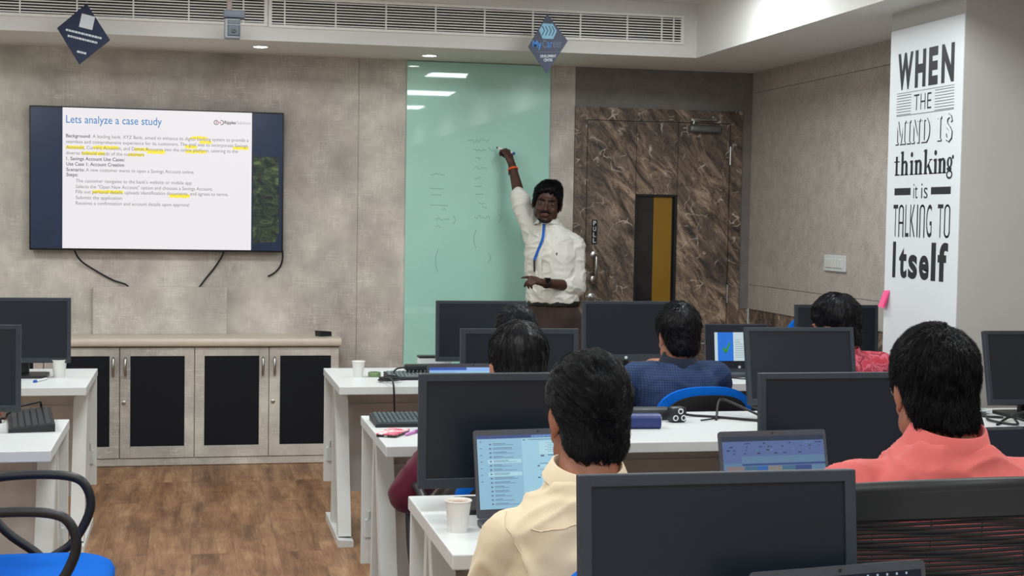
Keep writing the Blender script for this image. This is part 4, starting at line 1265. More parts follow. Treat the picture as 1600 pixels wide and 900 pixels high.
# red item at the left edge, pen on the far left desk
rp = thing('red_pouch', 'small red pouch at the left edge beside the black keyboard', 'pouch', (-.735, 5.58, .75), .2)
b = BM(); box(b, (-.06, -.03, 0), (.06, .03, .05), .012, seg=3); obj('pouch_body', b, plain('red cloth', srgb(190, 24, 44), .7), rp, smooth=40)
b = BM(); tube(b, [(-.05, 0, .0505), (.05, 0, .0505)], .002, 6); obj('zipper', b, M_BLK, rp)
mp = thing('marker_pen', 'small pen with a blue cap end on the farther left desk', 'pen', (-.665, 6.72, .7555), 0, rot=(0, PI / 2, rd(70)))
b = BM(); lathe(b, [(.0055, .0), (.0055, .10), (.002, .115), (0, .12)], 12); obj('barrel', b, M_METW, mp, smooth=40)
b = BM(); lathe(b, [(0, -.016), (.0065, -.015), (.0065, .002)], 12); obj('cap', b, plain('blue pen cap', srgb(40, 90, 180), .4), mp, smooth=40)
b = BM(); tube(b, [(-.87, 5.06, .79), (-.80, 5.0, .80), (-.66, 5.10, .815), (-.57, 5.12, .83), (-.56, 5.17, .80), (-.60, 5.24, .79), (-.655, 5.36, .792), (-.70, 5.40, .757), (-.74, 5.42, .756)], .004, 8, smooth_path=5) if False else tube(b, [(-.545, 5.70, .756), (-.54, 5.62, .80), (-.552, 5.57, .805), (-.60, 5.50, .80), (-.635, 5.46, .78), (-.65, 5.52, .757), (-.69, 5.54, .757)], .004, 8, smooth_path=5); tag(obj('keyboard_cable', b, M_CABLE, smooth=60), 'black cable lying across the keyboard of the nearer left desk', 'cable')

# ================================================================== CHAIRS
def caster(b, x, y):
    for s in (-1, 1):
        lathe(b, [(.006, -.010), (.022, -.010), (.026, -.004), (.026, .004), (.022, .010), (.006, .010)], 14, M=Matrix.Translation((x, y, .026)) @ Matrix.Rotation(math.atan2(y, x), 4, 'Z') @ Matrix.Rotation(PI / 2, 4, 'Y') @ Matrix.Translation((0, 0, s * .014)))
    box(b, (x - .008, y - .008, .03), (x + .008, y + .008, .066))
def five_star(t, mat):
    b = BM(); lathe(b, [(.045, .075), (.05, .085), (.045, .125), (.03, .13)], 18); tube(b, [(0, 0, .125), (0, 0, .26)], .026, 14); tube(b, [(0, 0, .25), (0, 0, .40)], .016, 12); box(b, (-.08, -.09, .385), (.08, .09, .405), .006); obj('gas_lift', b, mat, t, smooth=40)
    for k in range(5):
        a = 2 * PI * k / 5 + .3
        c, s = math.cos(a), math.sin(a)
        b = BM(); tube(b, [(c * .03, s * .03, .105), (c * .15, s * .15, .095), (c * .30, s * .30, .072)], [.026, .022, .016], 10, flat=(1, .7, (0, 0, 1))); lg = obj('leg', b, mat, t, smooth=50)
        b = BM(); caster(b, c * .30, s * .30); obj('caster', b, M_BLK2, lg, smooth=40)
def backrest(W, H, z0, y0, lean, curve, th=.03, n=14, m=12, power=2.6, arch=.0):
    """a closed curved back panel: rounded outline, wraps forward at the sides"""
    def pt(u, v, off):
        # u,v in -1..1 squircle to rounded outline
        x = u * W / 2 * (1 - .12 * max(0, -v))
        z = z0 + (v * .5 + .5) * H
        y = y0 - lean * (v * .5 + .5) + curve * (u * u) + off
        return (x, y, z)
    b = BM()
    idx = {}
    P = []
    for s, off in ((0, -th / 2), (1, th / 2)):
        for j in range(m + 1):
            for i in range(n + 1):
                u, v = -1 + 2 * i / n, -1 + 2 * j / m
                # map square to superellipse
                r = (abs(u) ** power + abs(v) ** power) ** (1 / power)
                k = max(abs(u), abs(v)) / r if r else 1
                edge = max(abs(u), abs(v)) ** 6
                idx[(s, i, j)] = len(P)
                P.append(pt(u * k, v * k, off * (1 - .55 * edge)))
    F = []
    for j in range(m):
        for i in range(n):
            F.append((idx[(0, i, j)], idx[(0, i + 1, j)], idx[(0, i + 1, j + 1)], idx[(0, i, j + 1)]))
            F.append((idx[(1, i, j)], idx[(1, i, j + 1)], idx[(1, i + 1, j + 1)], idx[(1, i + 1, j)]))
    loop = [(i, 0) for i in range(n)] + [(n, j) for j in range(m)] + [(i, m) for i in range(n, 0, -1)] + [(0, j) for j in range(m, 0, -1)]
    for a in range(len(loop)):
        p, q = loop[a], loop[(a + 1) % len(loop)]
        F.append((idx[(0,) + p], idx[(1,) + p], idx[(1,) + q], idx[(0,) + q]))
    add_geo(b, P, F)
    return b
def office_chair(label, x, y, rz, top=.90, W=.42, fabric=None, backmat=None, arms=True):
    """faces +y; origin on the floor under the seat"""
    fb = fabric or M_BLUEF
    t = thing('office_chair', label, 'chair', (x, y, 0), rz)
    b = BM(); V, F, n = [], [], 40
    for hw, z, rr in ((.20, .398, .10), (.228, .402, .11), (.240, .418, .12), (.240, .436, .12), (.232, .455, .115), (.210, .466, .10), (.15, .471, .08)):
        for k in range(n):
            a = 2 * PI * k / n; c_, s_ = math.cos(a), math.sin(a)
            q = (abs(c_) ** 4.5 + abs(s_) ** 4.5) ** (-1 / 4.5)
            V.append((c_ * q * hw, s_ * q * hw * .98, z - (.012 * max(0, s_ * q - .6) if z > .44 else 0)))
    for i in range(6):
        F += [(i * n + k, i * n + (k + 1) % n, (i + 1) * n + (k + 1) % n, (i + 1) * n + k) for k in range(n)]
    F += [tuple(range(n - 1, -1, -1)), tuple(6 * n + k for k in range(n))]
    add_geo(b, V, F); obj('seat', b, fb, t, smooth=60)
    b = BM(); box(b, (-.19, -.18, .388), (.19, .18, .40), .004); obj('seat_pan', b, M_BLK2, t)
    five_star(t, M_BLK)
    hb = top - .52
    obj('backrest', backrest(W, hb, .52, -.20, .05, .05, .05), fb, t, smooth=60)
    obj('back_shell', backrest(W * .88, hb * .88, .525, -.232, .05, .05, .024), backmat or M_BLK2, t, smooth=60)
    b = BM(); tube(b, [(0, -.08, .392), (0, -.20, .395), (0, -.255, .43), (0, -.262, .56), (0, -.275, .68)], .03, 10, flat=(1.0, .4, (1, 0, 0)), smooth_path=4); obj('back_bar', b, M_BLK, t, smooth=60)
    for s in ((-1, 1) if arms else ()):
        xx = s * .29
        b = BM(); tube(b, [(s * .12, .0, .396), (s * .25, .02, .40), (xx, .0, .44), (xx, -.10, .52), (xx, -.17, .62), (xx, -.15, .675), (xx, -.05, .69), (xx, .08, .685), (xx, .135, .655), (xx, .15, .58), (xx, .10, .48), (xx, .03, .43)], [.014] * 12, 10, smooth_path=5)
        obj('armrest', b, M_BLK, t, smooth=60)
    return t
office_chair('blue office chair with black loop arms in the bottom left corner', -.455, 4.42, rd(-90))
office_chair('blue-rimmed office chair of the person in the checked shirt', 2.075, 6.0, rd(0), top=.82, W=.42)
office_chair('blue office chair of the cream-shirted person', .83, 2.74, rd(0), top=.915, W=.42, arms=False)
office_chair('blue office chair of the maroon-shirted person, mostly hidden', .95, 4.36, 0, top=.80)
office_chair('blue office chair of the mostly hidden person before the glass board', 1.36, 6.05, 0, top=.80)
office_chair('blue office chair standing behind the front desk near the fabric wall', 3.285, 7.60, 0, top=1.035)
office_chair('office chair of the person in the red shirt by the wall', 2.80, 5.98, 0, top=.80)
office_chair('black-backed office chair standing empty behind the salmon-shirted person', 2.28, 4.50, rd(4), top=.955, W=.42, fabric=plain('black chair fabric', srgb(18, 19, 22), .9, var=.1, scale=200))
# dark mesh chair of the salmon-shirted person
mc = thing('mesh_chair', 'black mesh-backed chair of the salmon-shirted person, bottom right', 'chair', (1.335, 2.66, 0), rd(2))
five_star(mc, M_BLK)
b = BM(); box(b, (-.24, -.22, .40), (.24, .24, .465), .03, seg=3); obj('seat', b, plain('black seat cloth', srgb(20, 20, 22), .9), mc, smooth=50)
def mp_(u, v):
    """point of the mesh back: u -1..1, v 0..1"""
    hw = .232 * (1 - .16 * (1 - v) ** 2)
    return Vector((u * hw, -.30 + .075 * u * u - .05 * v + .05 * (v - .45) ** 2, .53 + v * .50 + (.018 * (1 - u * u) if v > .99 else .018 * (1 - u * u) * v)))
b = BM()
loop = [mp_(-1 + 2 * i / 16, 1) for i in range(17)] + [mp_(1, 1 - j / 12) for j in range(1, 13)] + [mp_(1 - 2 * i / 16, 0) for i in range(1, 17)] + [mp_(-1, j / 12) for j in range(1, 12)]
loop = loop + [loop[0]]
tube(b, loop, .014, 10, flat=(1.1, .9, (0, 1, 0)))
# broad top rail
nn = 16
for lv, (va, vb) in enumerate(((.90, 1.0),)):
    P = []
    for i in range(nn + 1):
        u = -1 + 2 * i / nn
        for v, o in ((va, -.008), (vb, -.012), (vb, .012), (va, .008)):
            p = mp_(u, v); P.append((p.x, p.y + o, p.z))
    F = [(i * 4 + k, i * 4 + (k + 1) % 4, (i + 1) * 4 + (k + 1) % 4, (i + 1) * 4 + k) for i in range(nn) for k in range(4)] + [(0, 1, 2, 3), (nn * 4 + 3, nn * 4 + 2, nn * 4 + 1, nn * 4)]
    add_geo(b, P, F)
obj('back_frame', b, plain('black chair frame', srgb(22, 24, 27), .5), mc, smooth=50)
b = BM()
for k in range(62):
    v = .02 + k * .875 / 61
    tube(b, [mp_(-1 + 2 * i / 12, v) + Vector((0, .002 * math.sin(k * 1.3 + i), 0)) for i in range(13)], .0036 + .0002 * math.sin(k * 2.3), 5)
for k in range(5):
    u = -.8 + 1.6 * k / 4
    tube(b, [mp_(u, .02 + j * .875 / 8) + Vector((0, .004, 0)) for j in range(9)], .0012, 4)
obj('mesh_back', b, plain('black mesh strands', srgb(20, 18, 20), .8), mc, smooth=60)
b = BM(); tube(b, [(0, -.10, .39), (0, -.24, .40), (0, -.335, .46), (0, -.345, .56), (0, -.335, .66)], .03, 10, flat=(1.2, .5, (1, 0, 0)), smooth_path=4); obj('back_bar', b, M_BLK, mc, smooth=60)
for s in (-1, 1):
    b = BM(); tube(b, [(s * .10, .0, .40), (s * .27, .0, .405), (s * .285, -.02, .45), (s * .285, -.02, .66)], .016, 10); box(b, (s * .285 - .035, -.14, .66), (s * .285 + .035, .12, .685), .012, seg=3); obj('armrest', b, M_BLK, mc, smooth=50)
# ================================================================== PEOPLE
class Blob:
    """closed pieces that are fused into one continuous surface"""
    def __init__(s): s.v, s.f = [], []
    def add(s, v, f):
        o = len(s.v); s.v += [Vector(p) for p in v]; s.f += [tuple(o + i for i in q) for q in f]
    def ell(s, c, r, M=None, seg=16, rg=10):
        v = [Vector((0, 0, 1))]
        for i in range(1, rg):
            a = PI * i / rg
            for k in range(seg):
                v.append(Vector((math.sin(a) * math.cos(2 * PI * k / seg), math.sin(a) * math.sin(2 * PI * k / seg), math.cos(a))))
        v.append(Vector((0, 0, -1)))
        f = [(0, 1 + k, 1 + (k + 1) % seg) for k in range(seg)]
        for i in range(rg - 2):
            for k in range(seg):
                a = 1 + i * seg
                f.append((a + k, a + seg + k, a + seg + (k + 1) % seg, a + (k + 1) % seg))
        L = len(v) - 1; a = 1 + (rg - 2) * seg
        f += [(a + k, L, a + (k + 1) % seg) for k in range(seg)]
        r = (r, r, r) if isinstance(r, (int, float)) else r
        v = [Vector((p.x * r[0], p.y * r[1], p.z * r[2])) for p in v]
        if M is not None:
            v = [M @ p for p in v]
        c = Vector(c)
        s.add([p + c for p in v], f)
    def chain(s, pts, R, n=14):
        pts = [Vector(p) for p in pts]
        for p, r in zip(pts, R):
            s.ell(p, r * .998, seg=14, rg=9)
        for i in range(len(pts) - 1):
            a, b_ = pts[i], pts[i + 1]
            d = (b_ - a)
            if d.length < 1e-6: continue
            u, w = frame_of(d)
            v = []
            for p, r in ((a, R[i]), (b_, R[i + 1])):
                v += [p + (u * math.cos(2 * PI * k / n) + w * math.sin(2 * PI * k / n)) * r for k in range(n)]
            f = [(k, (k + 1) % n, n + (k + 1) % n, n + k) for k in range(n)] + [tuple(range(n - 1, -1, -1)), tuple(range(n, 2 * n))]
            s.add(v, f)
    def rings(s, R, n=24, M=None, power=2.3):
        """R: list of (cx, cy, cz, rx, ry[, yaw]) rounded-box sections from bottom to top"""
        v = []
        for q in R:
            cx, cy, cz, rx, ry = q[:5]; yw = q[5] if len(q) > 5 else 0
            for k in range(n):
                a = 2 * PI * k / n
                c, s_ = math.cos(a), math.sin(a)
                rr = (abs(c) ** power + abs(s_) ** power) ** (-1 / power)
                x, y = c * rr * rx, s_ * rr * ry
                v.append(Vector((cx + x * math.cos(yw) - y * math.sin(yw), cy + x * math.sin(yw) + y * math.cos(yw), cz)))
        f = [(i * n + k, i * n + (k + 1) % n, (i + 1) * n + (k + 1) % n, (i + 1) * n + k) for i in range(len(R) - 1) for k in range(n)]
        f += [tuple(range(n - 1, -1, -1)), tuple((len(R) - 1) * n + k for k in range(n))]
        if M is not None: v = [M @ p for p in v]
        s.add(v, f)
    def fuse(s, name, vox, smooth=4, fac=.5):
        me = bpy.data.meshes.new('tmp'); me.from_pydata([tuple(p) for p in s.v], [], s.f); me.update()
        b = bmesh.new(); b.from_mesh(me); bmesh.ops.recalc_face_normals(b, faces=b.faces); b.to_mesh(me); b.free()
        o = bpy.data.objects.new('tmp', me); COL.objects.link(o)
        m = o.modifiers.new('r', 'REMESH'); m.mode = 'VOXEL'; m.voxel_size = vox; m.use_smooth_shade = True
        if smooth:
            k = o.modifiers.new('s', 'SMOOTH'); k.factor = fac; k.iterations = smooth
        bpy.context.view_layer.update()
        r = bpy.data.meshes.new_from_object(o.evaluated_get(bpy.context.evaluated_depsgraph_get()))
        bpy.data.objects.remove(o); bpy.data.meshes.remove(me)
        r.name = name
        return r
    def bvh(s):
        return BVHTree.FromPolygons(s.v, s.f)

def sstep(a, b, x):
    t = max(0., min(1., (x - a) / (b - a))); return t * t * (3 - 2 * t)
def fbm(p, o=3):
    return sum(noise.noise(p * (2 ** k)) / (2 ** k) for k in range(o))

def wrinkle(me, amp, scale, stretch=(1, 1, 1), extra=None):
    """cloth folds: ridged noise pushes the surface along its normals"""
    co = [v.co.copy() for v in me.vertices]; no = [v.normal.copy() for v in me.vertices]
    for i, v in enumerate(me.vertices):
        p = co[i]; q = Vector((p.x * stretch[0], p.y * stretch[1], p.z * stretch[2])) * scale
        w = Vector((noise.noise(q * .5 + Vector((7, 1, 3))), noise.noise(q * .5 + Vector((1, 9, 4))), noise.noise(q * .5 + Vector((3, 2, 8))))) * .8
        r = 1 - abs(noise.noise(q + w)) * 2.2
        r2 = 1 - abs(noise.noise(q * 1.9 + w * 1.3)) * 2.2
        r3 = 1 - abs(noise.noise(q * .62 + w * 1.6 + Vector((5, 5, 5)))) * 3.2
        d = amp * (.75 * max(r, 0) ** 3 + .30 * max(r2, -.4) + .9 * max(r3, 0) ** 2 - .25)
        if extra: d += extra(p)
        v.co = p + no[i] * d
    me.update()

def head_pieces(B, H, ears=True, neck_to=None, neck_r=(.054, .062), face=True):
    """H: head matrix (origin between the ears at eye level, +y = face, +z = up)"""
    R = H.to_3x3()
    def E(c, r, M=None, **k): B.ell(H @ Vector(c), r, R if M is None else R @ M, **k)
    E((0, -.014, .034), (.074, .094, .090), seg=28, rg=18)
    E((0, .026, -.020), (.065, .070, .088), seg=24, rg=16)
    E((0, .034, -.074), (.050, .052, .046)); E((0, .070, -.098), (.021, .017, .016))
    for s in (-1, 1):
        E((s * .035, .062, -.036), (.026, .026, .024)); E((s * .052, .020, -.066), (.016, .034, .030))
    E((0, .076, .030), (.052, .020, .013))
    E((0, -.044, -.042), (.066, .058, .086))
    if face:
        B.chain([H @ Vector(p) for p in ((0, .088, .016), (0, .100, -.010), (0, .113, -.032))], [.0075, .0095, .0125], 10)
        for s in (-1, 1): E((s * .0125, .100, -.036), (.008, .010, .0075))
        E((0, .088, -.060), (.024, .014, .010)); E((0, .087, -.073), (.020, .013, .008))
    if neck_to is not None:
        n = Vector(neck_to)
        a = H @ Vector((0, -.030, -.045)); B.chain([a, a.lerp(n, .5), n], [neck_r[0], (neck_r[0] + neck_r[1]) / 2 - .002, neck_r[1]], 18)
def ear_pieces(B, H):
    R = H.to_3x3()
    for s in (-1, 1):
        M = R @ Matrix.Rotation(s * -.42, 3, 'Z') @ Matrix.Rotation(-.12, 3, 'X')
        c = H @ Vector((s * .079, -.016, -.006))
        B.ell(c, (.007, .017, .029), M)
        rim = [c + M @ Vector((s * .004, -.004 + .019 * math.cos(a), .004 + .029 * math.sin(a))) for a in [math.radians(q) for q in range(-70, 200, 18)]]
        B.chain(rim, [.0042] * len(rim), 8)
        B.ell(c + M @ Vector((s * .002, .004, -.029)), (.006, .009, .010))

def hand_pieces(B, W, curl=(.5, .6, .6, .65), thumb=(.5, .3), sc=1.0, side=1, spread=.06):
    """W: wrist matrix (+x along the fingers, +z out of the back of the hand, +y*side towards the thumb)"""
    R = W.to_3x3()
    def P(x, y, z): return W @ Vector((x * sc, y * side * sc, z * sc))
    B.chain([P(-.02, 0, 0), P(.01, 0, 0)], [.026 * sc, .025 * sc])
    for y, r in ((.026, .0135), (.009, .0145), (-.009, .014), (-.025, .0125)):
        B.chain([P(.0, y * .6, 0), P(.045, y * .9, .002), P(.085, y, .0)], [.015 * sc, .0155 * sc, r * sc], 10)
    for k, (y, L, r) in enumerate(((.028, .072, .0092), (.009, .080, .0095), (-.010, .074, .0092), (-.027, .058, .0082))):
        p = Vector((.085, y, 0)); a = 0; pts = [p.copy()]; yy = 0
        for j, fr in enumerate((.45, .32, .23)):
            a += curl[k] * (1.0, 1.15, .8)[j]
            p = p + Vector((math.cos(a) * L * fr, (1.5 - k) * spread * L * fr * .5, -math.sin(a) * L * fr)); pts.append(p.copy())
        B.chain([P(q.x, q.y, q.z) for q in pts], [r * sc, r * .96 * sc, r * .88 * sc, r * .74 * sc], 10)
    t0 = Vector((.018, .026, -.008)); out, drop = thumb
    t1 = t0 + Vector((.030, .022 * out * 2, -.012 - .02 * drop)); t2 = t1 + Vector((.028, .006 * out - .012 * drop, -.010 * drop - .004)); t3 = t2 + Vector((.022, -.010 * drop * 2, -.006))
    B.chain([P(*q) for q in (t0, t1, t2, t3)], [.0155 * sc, .0125 * sc, .0108 * sc, .0085 * sc], 10)

def wrist_matrix(w, fwd, back):
    x = Vector(fwd).normalized(); z = Vector(back); z = (z - x * z.dot(x)).normalized(); y = z.cross(x)
    M = Matrix((x, y, z)).transposed().to_4x4(); M.translation = Vector(w)
    return M

HL = [(0, .086), (22, .084), (42, .068), (58, .034), (70, -.004), (80, -.030), (90, -.022), (100, .010), (112, .004), (124, -.034), (142, -.078), (180, -.092)]
def hairline(phi, table):
    a = abs(math.degrees(phi))
    for i in range(len(table) - 1):
        if a <= table[i + 1][0]:
            t = (a - table[i][0]) / (table[i + 1][0] - table[i][0]); return table[i][1] + t * (table[i + 1][1] - table[i][1])
    return table[-1][1]

def make_hair(name, parent, mat, H, skin, thick, table=HL, strands=1200, whorl=(0, -.055, .12), seed=1, length=.06, lift=.004, sw=.0011, jag=.010, bald=None, nphi=96, nth=64, streak=.0):
    """a head of hair: a full cap that dives under the skin outside the hairline, plus fine tapered strands lying along it"""
    rr = random.Random(seed)
    C0 = Vector((0, -.012, .028))
    wh_ = Vector(whorl); wu_, wv_ = frame_of(wh_ - C0)
    R3 = H.to_3x3(); Hi = H.inverted()
    def skin_r(d):
        o = H @ (C0 + d * .40)
        hit = skin.ray_cast(o, (R3 @ -d).normalized())
        return (Hi @ hit[0] - C0).length if hit[0] is not None else .08
    def mask(p, j=True):
        phi = math.atan2(p.x, p.y)
        z = hairline(phi, table)
        if j: z += jag * noise.noise(Vector((phi * 9, p.z * 6, seed)))
        return sstep(-.006, .012, p.z - z)
    def surf(d, r):
        p = C0 + d * r
        m = mask(p)
        t = thick(p) + .0035 * noise.noise(p * 38 + Vector((seed, 0, 0))) + .0022 * noise.noise(p * 90)
        if streak:
            e = p - wh_; ang = math.atan2(e.dot(wv_), e.dot(wu_)); L_ = e.length
            t += streak * noise.noise(Vector((math.cos(ang) * 16, math.sin(ang) * 16, L_ * 9 + seed))) + streak * .6 * noise.noise(Vector((math.cos(ang) * 36, math.sin(ang) * 36, L_ * 14 + seed)))
        t *= .35 + .65 * sstep(-.125, -.03, p.z)
        if bald is not None:
            q = (p - Vector(bald[0])); w = 1 - sstep(bald[1] * .3, bald[1], q.length)
            t = t * (1 - .35 * w)
        return C0 + d * (r + t * m - .012 * (1 - m)), m
    V, F, MK = [], [], []
    # skin radius over the sphere of directions; hollows at the nape are bridged by the hair
    RR = []
    for i in range(nth + 1):
        th = PI * i / nth
        RR.append([skin_r(Vector((math.sin(th) * math.sin(2 * PI * k / nphi), math.sin(th) * math.cos(2 * PI * k / nphi), math.cos(th)))) for k in range(nphi)])
    for it in range(int(nth * .35)):
        Q = [row[:] for row in RR]
        for i in range(int(nth * .35), int(nth * .80)):
            for k in range(int(nphi * .28), int(nphi * .72)):
                RR[i][k] = max(Q[i][k], (Q[i - 1][k] + Q[i + 1][k]) / 2)
    for i in range(nth + 1):
        th = PI * i / nth
        for k in range(nphi):
            ph = 2 * PI * k / nphi
            d = Vector((math.sin(th) * math.sin(ph), math.sin(th) * math.cos(ph), math.cos(th)))
            p, m = surf(d, RR[i][k]); V.append(p); MK.append(m)
    for i in range(nth):
        for k in range(nphi):
            a, b_, c, d = i * nphi + k, i * nphi + (k + 1) % nphi, (i + 1) * nphi + (k + 1) % nphi, (i + 1) * nphi + k
            if max(MK[a], MK[b_], MK[c], MK[d]) > 0.0:
                F.append((a, b_, c, d) if i else (a, c, d))
    tree = BVHTree.FromPolygons(V, F)
    b = BM(); add_geo(b, [H @ p for p in V], F)
    loose = [v for v in b.verts if not v.link_faces]; bmesh.ops.delete(b, geom=loose, context='VERTS')
    cand = [i for i in range(len(V)) if MK[i] > .55]
    wh = Vector(whorl)
    for s_ in range(strands):
        i = rr.choice(cand)
        p = V[i] + Vector((rr.uniform(-1, 1), rr.uniform(-1, 1), rr.uniform(-1, 1))) * .004
        pts = []; L = length * rr.uniform(.6, 1.25); n = 6
        swirl = rr.uniform(-.35, .35)
        for k in range(n + 1):
            q, nrm, fi, _ = tree.find_nearest(p)
            if q is None: break
            if nrm.dot(q - C0) < 0: nrm = -nrm
            m = mask(q, False)
            pts.append(q + nrm * (.0006 + lift * (k / n) ** 1.6 * rr.uniform(.3, 1.2)))
            if m < .2 and k >= 2: break
            t = (q - wh); t = t - nrm * t.dot(nrm)
            if t.length < 1e-4: t = Vector((rr.uniform(-1, 1), rr.uniform(-1, 1), 0))
            t.normalize(); t = (t + nrm.cross(t) * swirl + Vector((0, 0, -.25)) * (1 if q.z < .05 else .2)).normalized()
            p = q + t * (L / n)
        if len(pts) > 2:
            w = sw * rr.uniform(.6, 1.3)
            tube(b, [H @ q for q in pts], [w * (1 - .9 * k / (len(pts) - 1)) for k in range(len(pts))], 3)
    me = bpy.data.meshes.new(name); b.normal_update()
    b.to_mesh(me); b.free(); me.materials.append(mat)
    me.polygons.foreach_set('use_smooth', [True] * len(me.polygons))
    return new_obj(name, me, parent)

def skin_mat(name, c, rough=.5):
    t = NT(name)
    f = t.noise(t.pos(obj_space=True), 28, 4)
    lo = tuple(x * .86 for x in c[:3]) + (1,); hi = tuple(min(1, x * 1.12) for x in c[:3]) + (1,)
    t.color(t.ramp(f, [(.35, lo), (.65, hi)])); t.set(Roughness=rough, Specular_IOR_Level=.4, Subsurface_Weight=.06, Subsurface_Radius=(.01, .004, .002))
    return t.m
def hair_mat(name, c=(10, 10, 13), rough=.42):
    t = NT(name)
    f = t.noise(t.pos(obj_space=True), 180, 3)
    t.color(t.ramp(f, [(.35, srgb(*[x * .6 for x in c])), (.65, srgb(*[min(255, x * 1.7) for x in c]))])); t.set(Roughness=rough, Specular_IOR_Level=.22)
    return t.m
def cloth_mat(name, c, rough=.85, weave=420, amt=.1):
    t = NT(name)
    p = t.pos(obj_space=True)
    f = t.noise(p, weave, 2); g = t.noise(p, 9, 3)
    a = t.math('MULTIPLY_ADD', f, .6, t.math('MULTIPLY', g, .4))
    lo = tuple(x * (1 - amt) for x in c[:3]) + (1,); hi = tuple(min(1, x * (1 + amt)) for x in c[:3]) + (1,)
    t.color(t.ramp(a, [(.36, lo), (.64, hi)])); t.set(Roughness=rough, Specular_IOR_Level=.2, Sheen_Weight=.15); t.bump(f, .12, .001)
    return t.m
def check_mat():
    t = NT('navy checked cotton')
    tc = t.n('ShaderNodeTexCoord').outputs['Object']
    sp = t.n('ShaderNodeSeparateXYZ'); t.l(tc, sp.inputs[0])
    def line(o, w=.22, per=.0105):
        fr = t.math('FRACT', t.math('MULTIPLY', o, 1 / per)); return t.math('LESS_THAN', fr, w)
    lx = t.math('MAXIMUM', line(sp.outputs[0]), line(sp.outputs[2]))
    base = t.ramp(t.noise(tc, 12, 3), [(.35, srgb(44, 62, 96)), (.65, srgb(56, 76, 112))])
    t.color(t.mix(t.math('MULTIPLY', lx, .6), base, srgb(26, 32, 48))); t.set(Roughness=.85, Specular_IOR_Level=.2)
    return t.m
def paisley_mat():
    t = NT('red patterned cotton')
    p = t.pos(obj_space=True)
    f = t.noise(p, 22, 3, .5, 1.4)
    t.color(t.ramp(f, [(.42, srgb(186, 56, 74)), (.5, srgb(214, 108, 122)), (.58, srgb(150, 44, 62))])); t.set(Roughness=.85)
    return t.m

M_TROU = cloth_mat('dark trousers', srgb(40, 40, 48))
M_SHOE = plain('black leather shoe', srgb(22, 20, 20), .35)
M_HAIR = hair_mat('black hair')

def collar(parent, mat, C, yaw, r0=.060, r1=.072, h=.038, tilt=.30, split=.5, th=.0035):
    """a folded shirt collar: stands behind the neck, lower and open in front (front = local +y)"""
    b = BM(); n = 40
    M = Matrix.Translation(C) @ Matrix.Rotation(yaw, 4, 'Z') @ Matrix.Rotation(tilt, 4, 'X')
    v = []
    prof = [(r0, h * .92), (r0 + .003, h), (r0 + .007, h * .96), (r1 + .006, .0), (r1 + .003, -.003), (r1 - .002, .002), (r0 + .003, h * .86), (r0 - .001, h * .2), (r0 - .003, h * .2)]
    m = len(prof)
    for k in range(n + 1):
        a = PI / 2 + split + (2 * PI - 2 * split) * k / n
        f = 1 - .0 * math.sin(a)
        drop = .010 * max(0, math.sin(a)) ** 2
        for r, z in prof:
            v.append(M @ Vector((r * math.cos(a), r * math.sin(a) * 1.04, z - drop)))
    f = [(i * m + k, i * m + (k + 1) % m, (i + 1) * m + (k + 1) % m, (i + 1) * m + k) for i in range(n) for k in range(m)] + [tuple(range(m)), tuple(n * m + k for k in range(m - 1, -1, -1))]
    add_geo(b, v, f)
    return obj('collar', b, mat, parent, smooth=50)

def seam(parent, mat, me, pts, r=.0014, n=8):
    """a stitched seam laid on a garment"""
    t = BVHTree.FromPolygons([v.co.copy() for v in me.vertices], [tuple(p.vertices) for p in me.polygons])
    P = []
    for q in catmull(pts, n):
        c, nn, i, d = t.find_nearest(q)
        if c is not None: P.append(c + nn * .0004)
    b = BM(); tube(b, P, r, 6)
    return obj('seam', b, mat, parent, smooth=60)

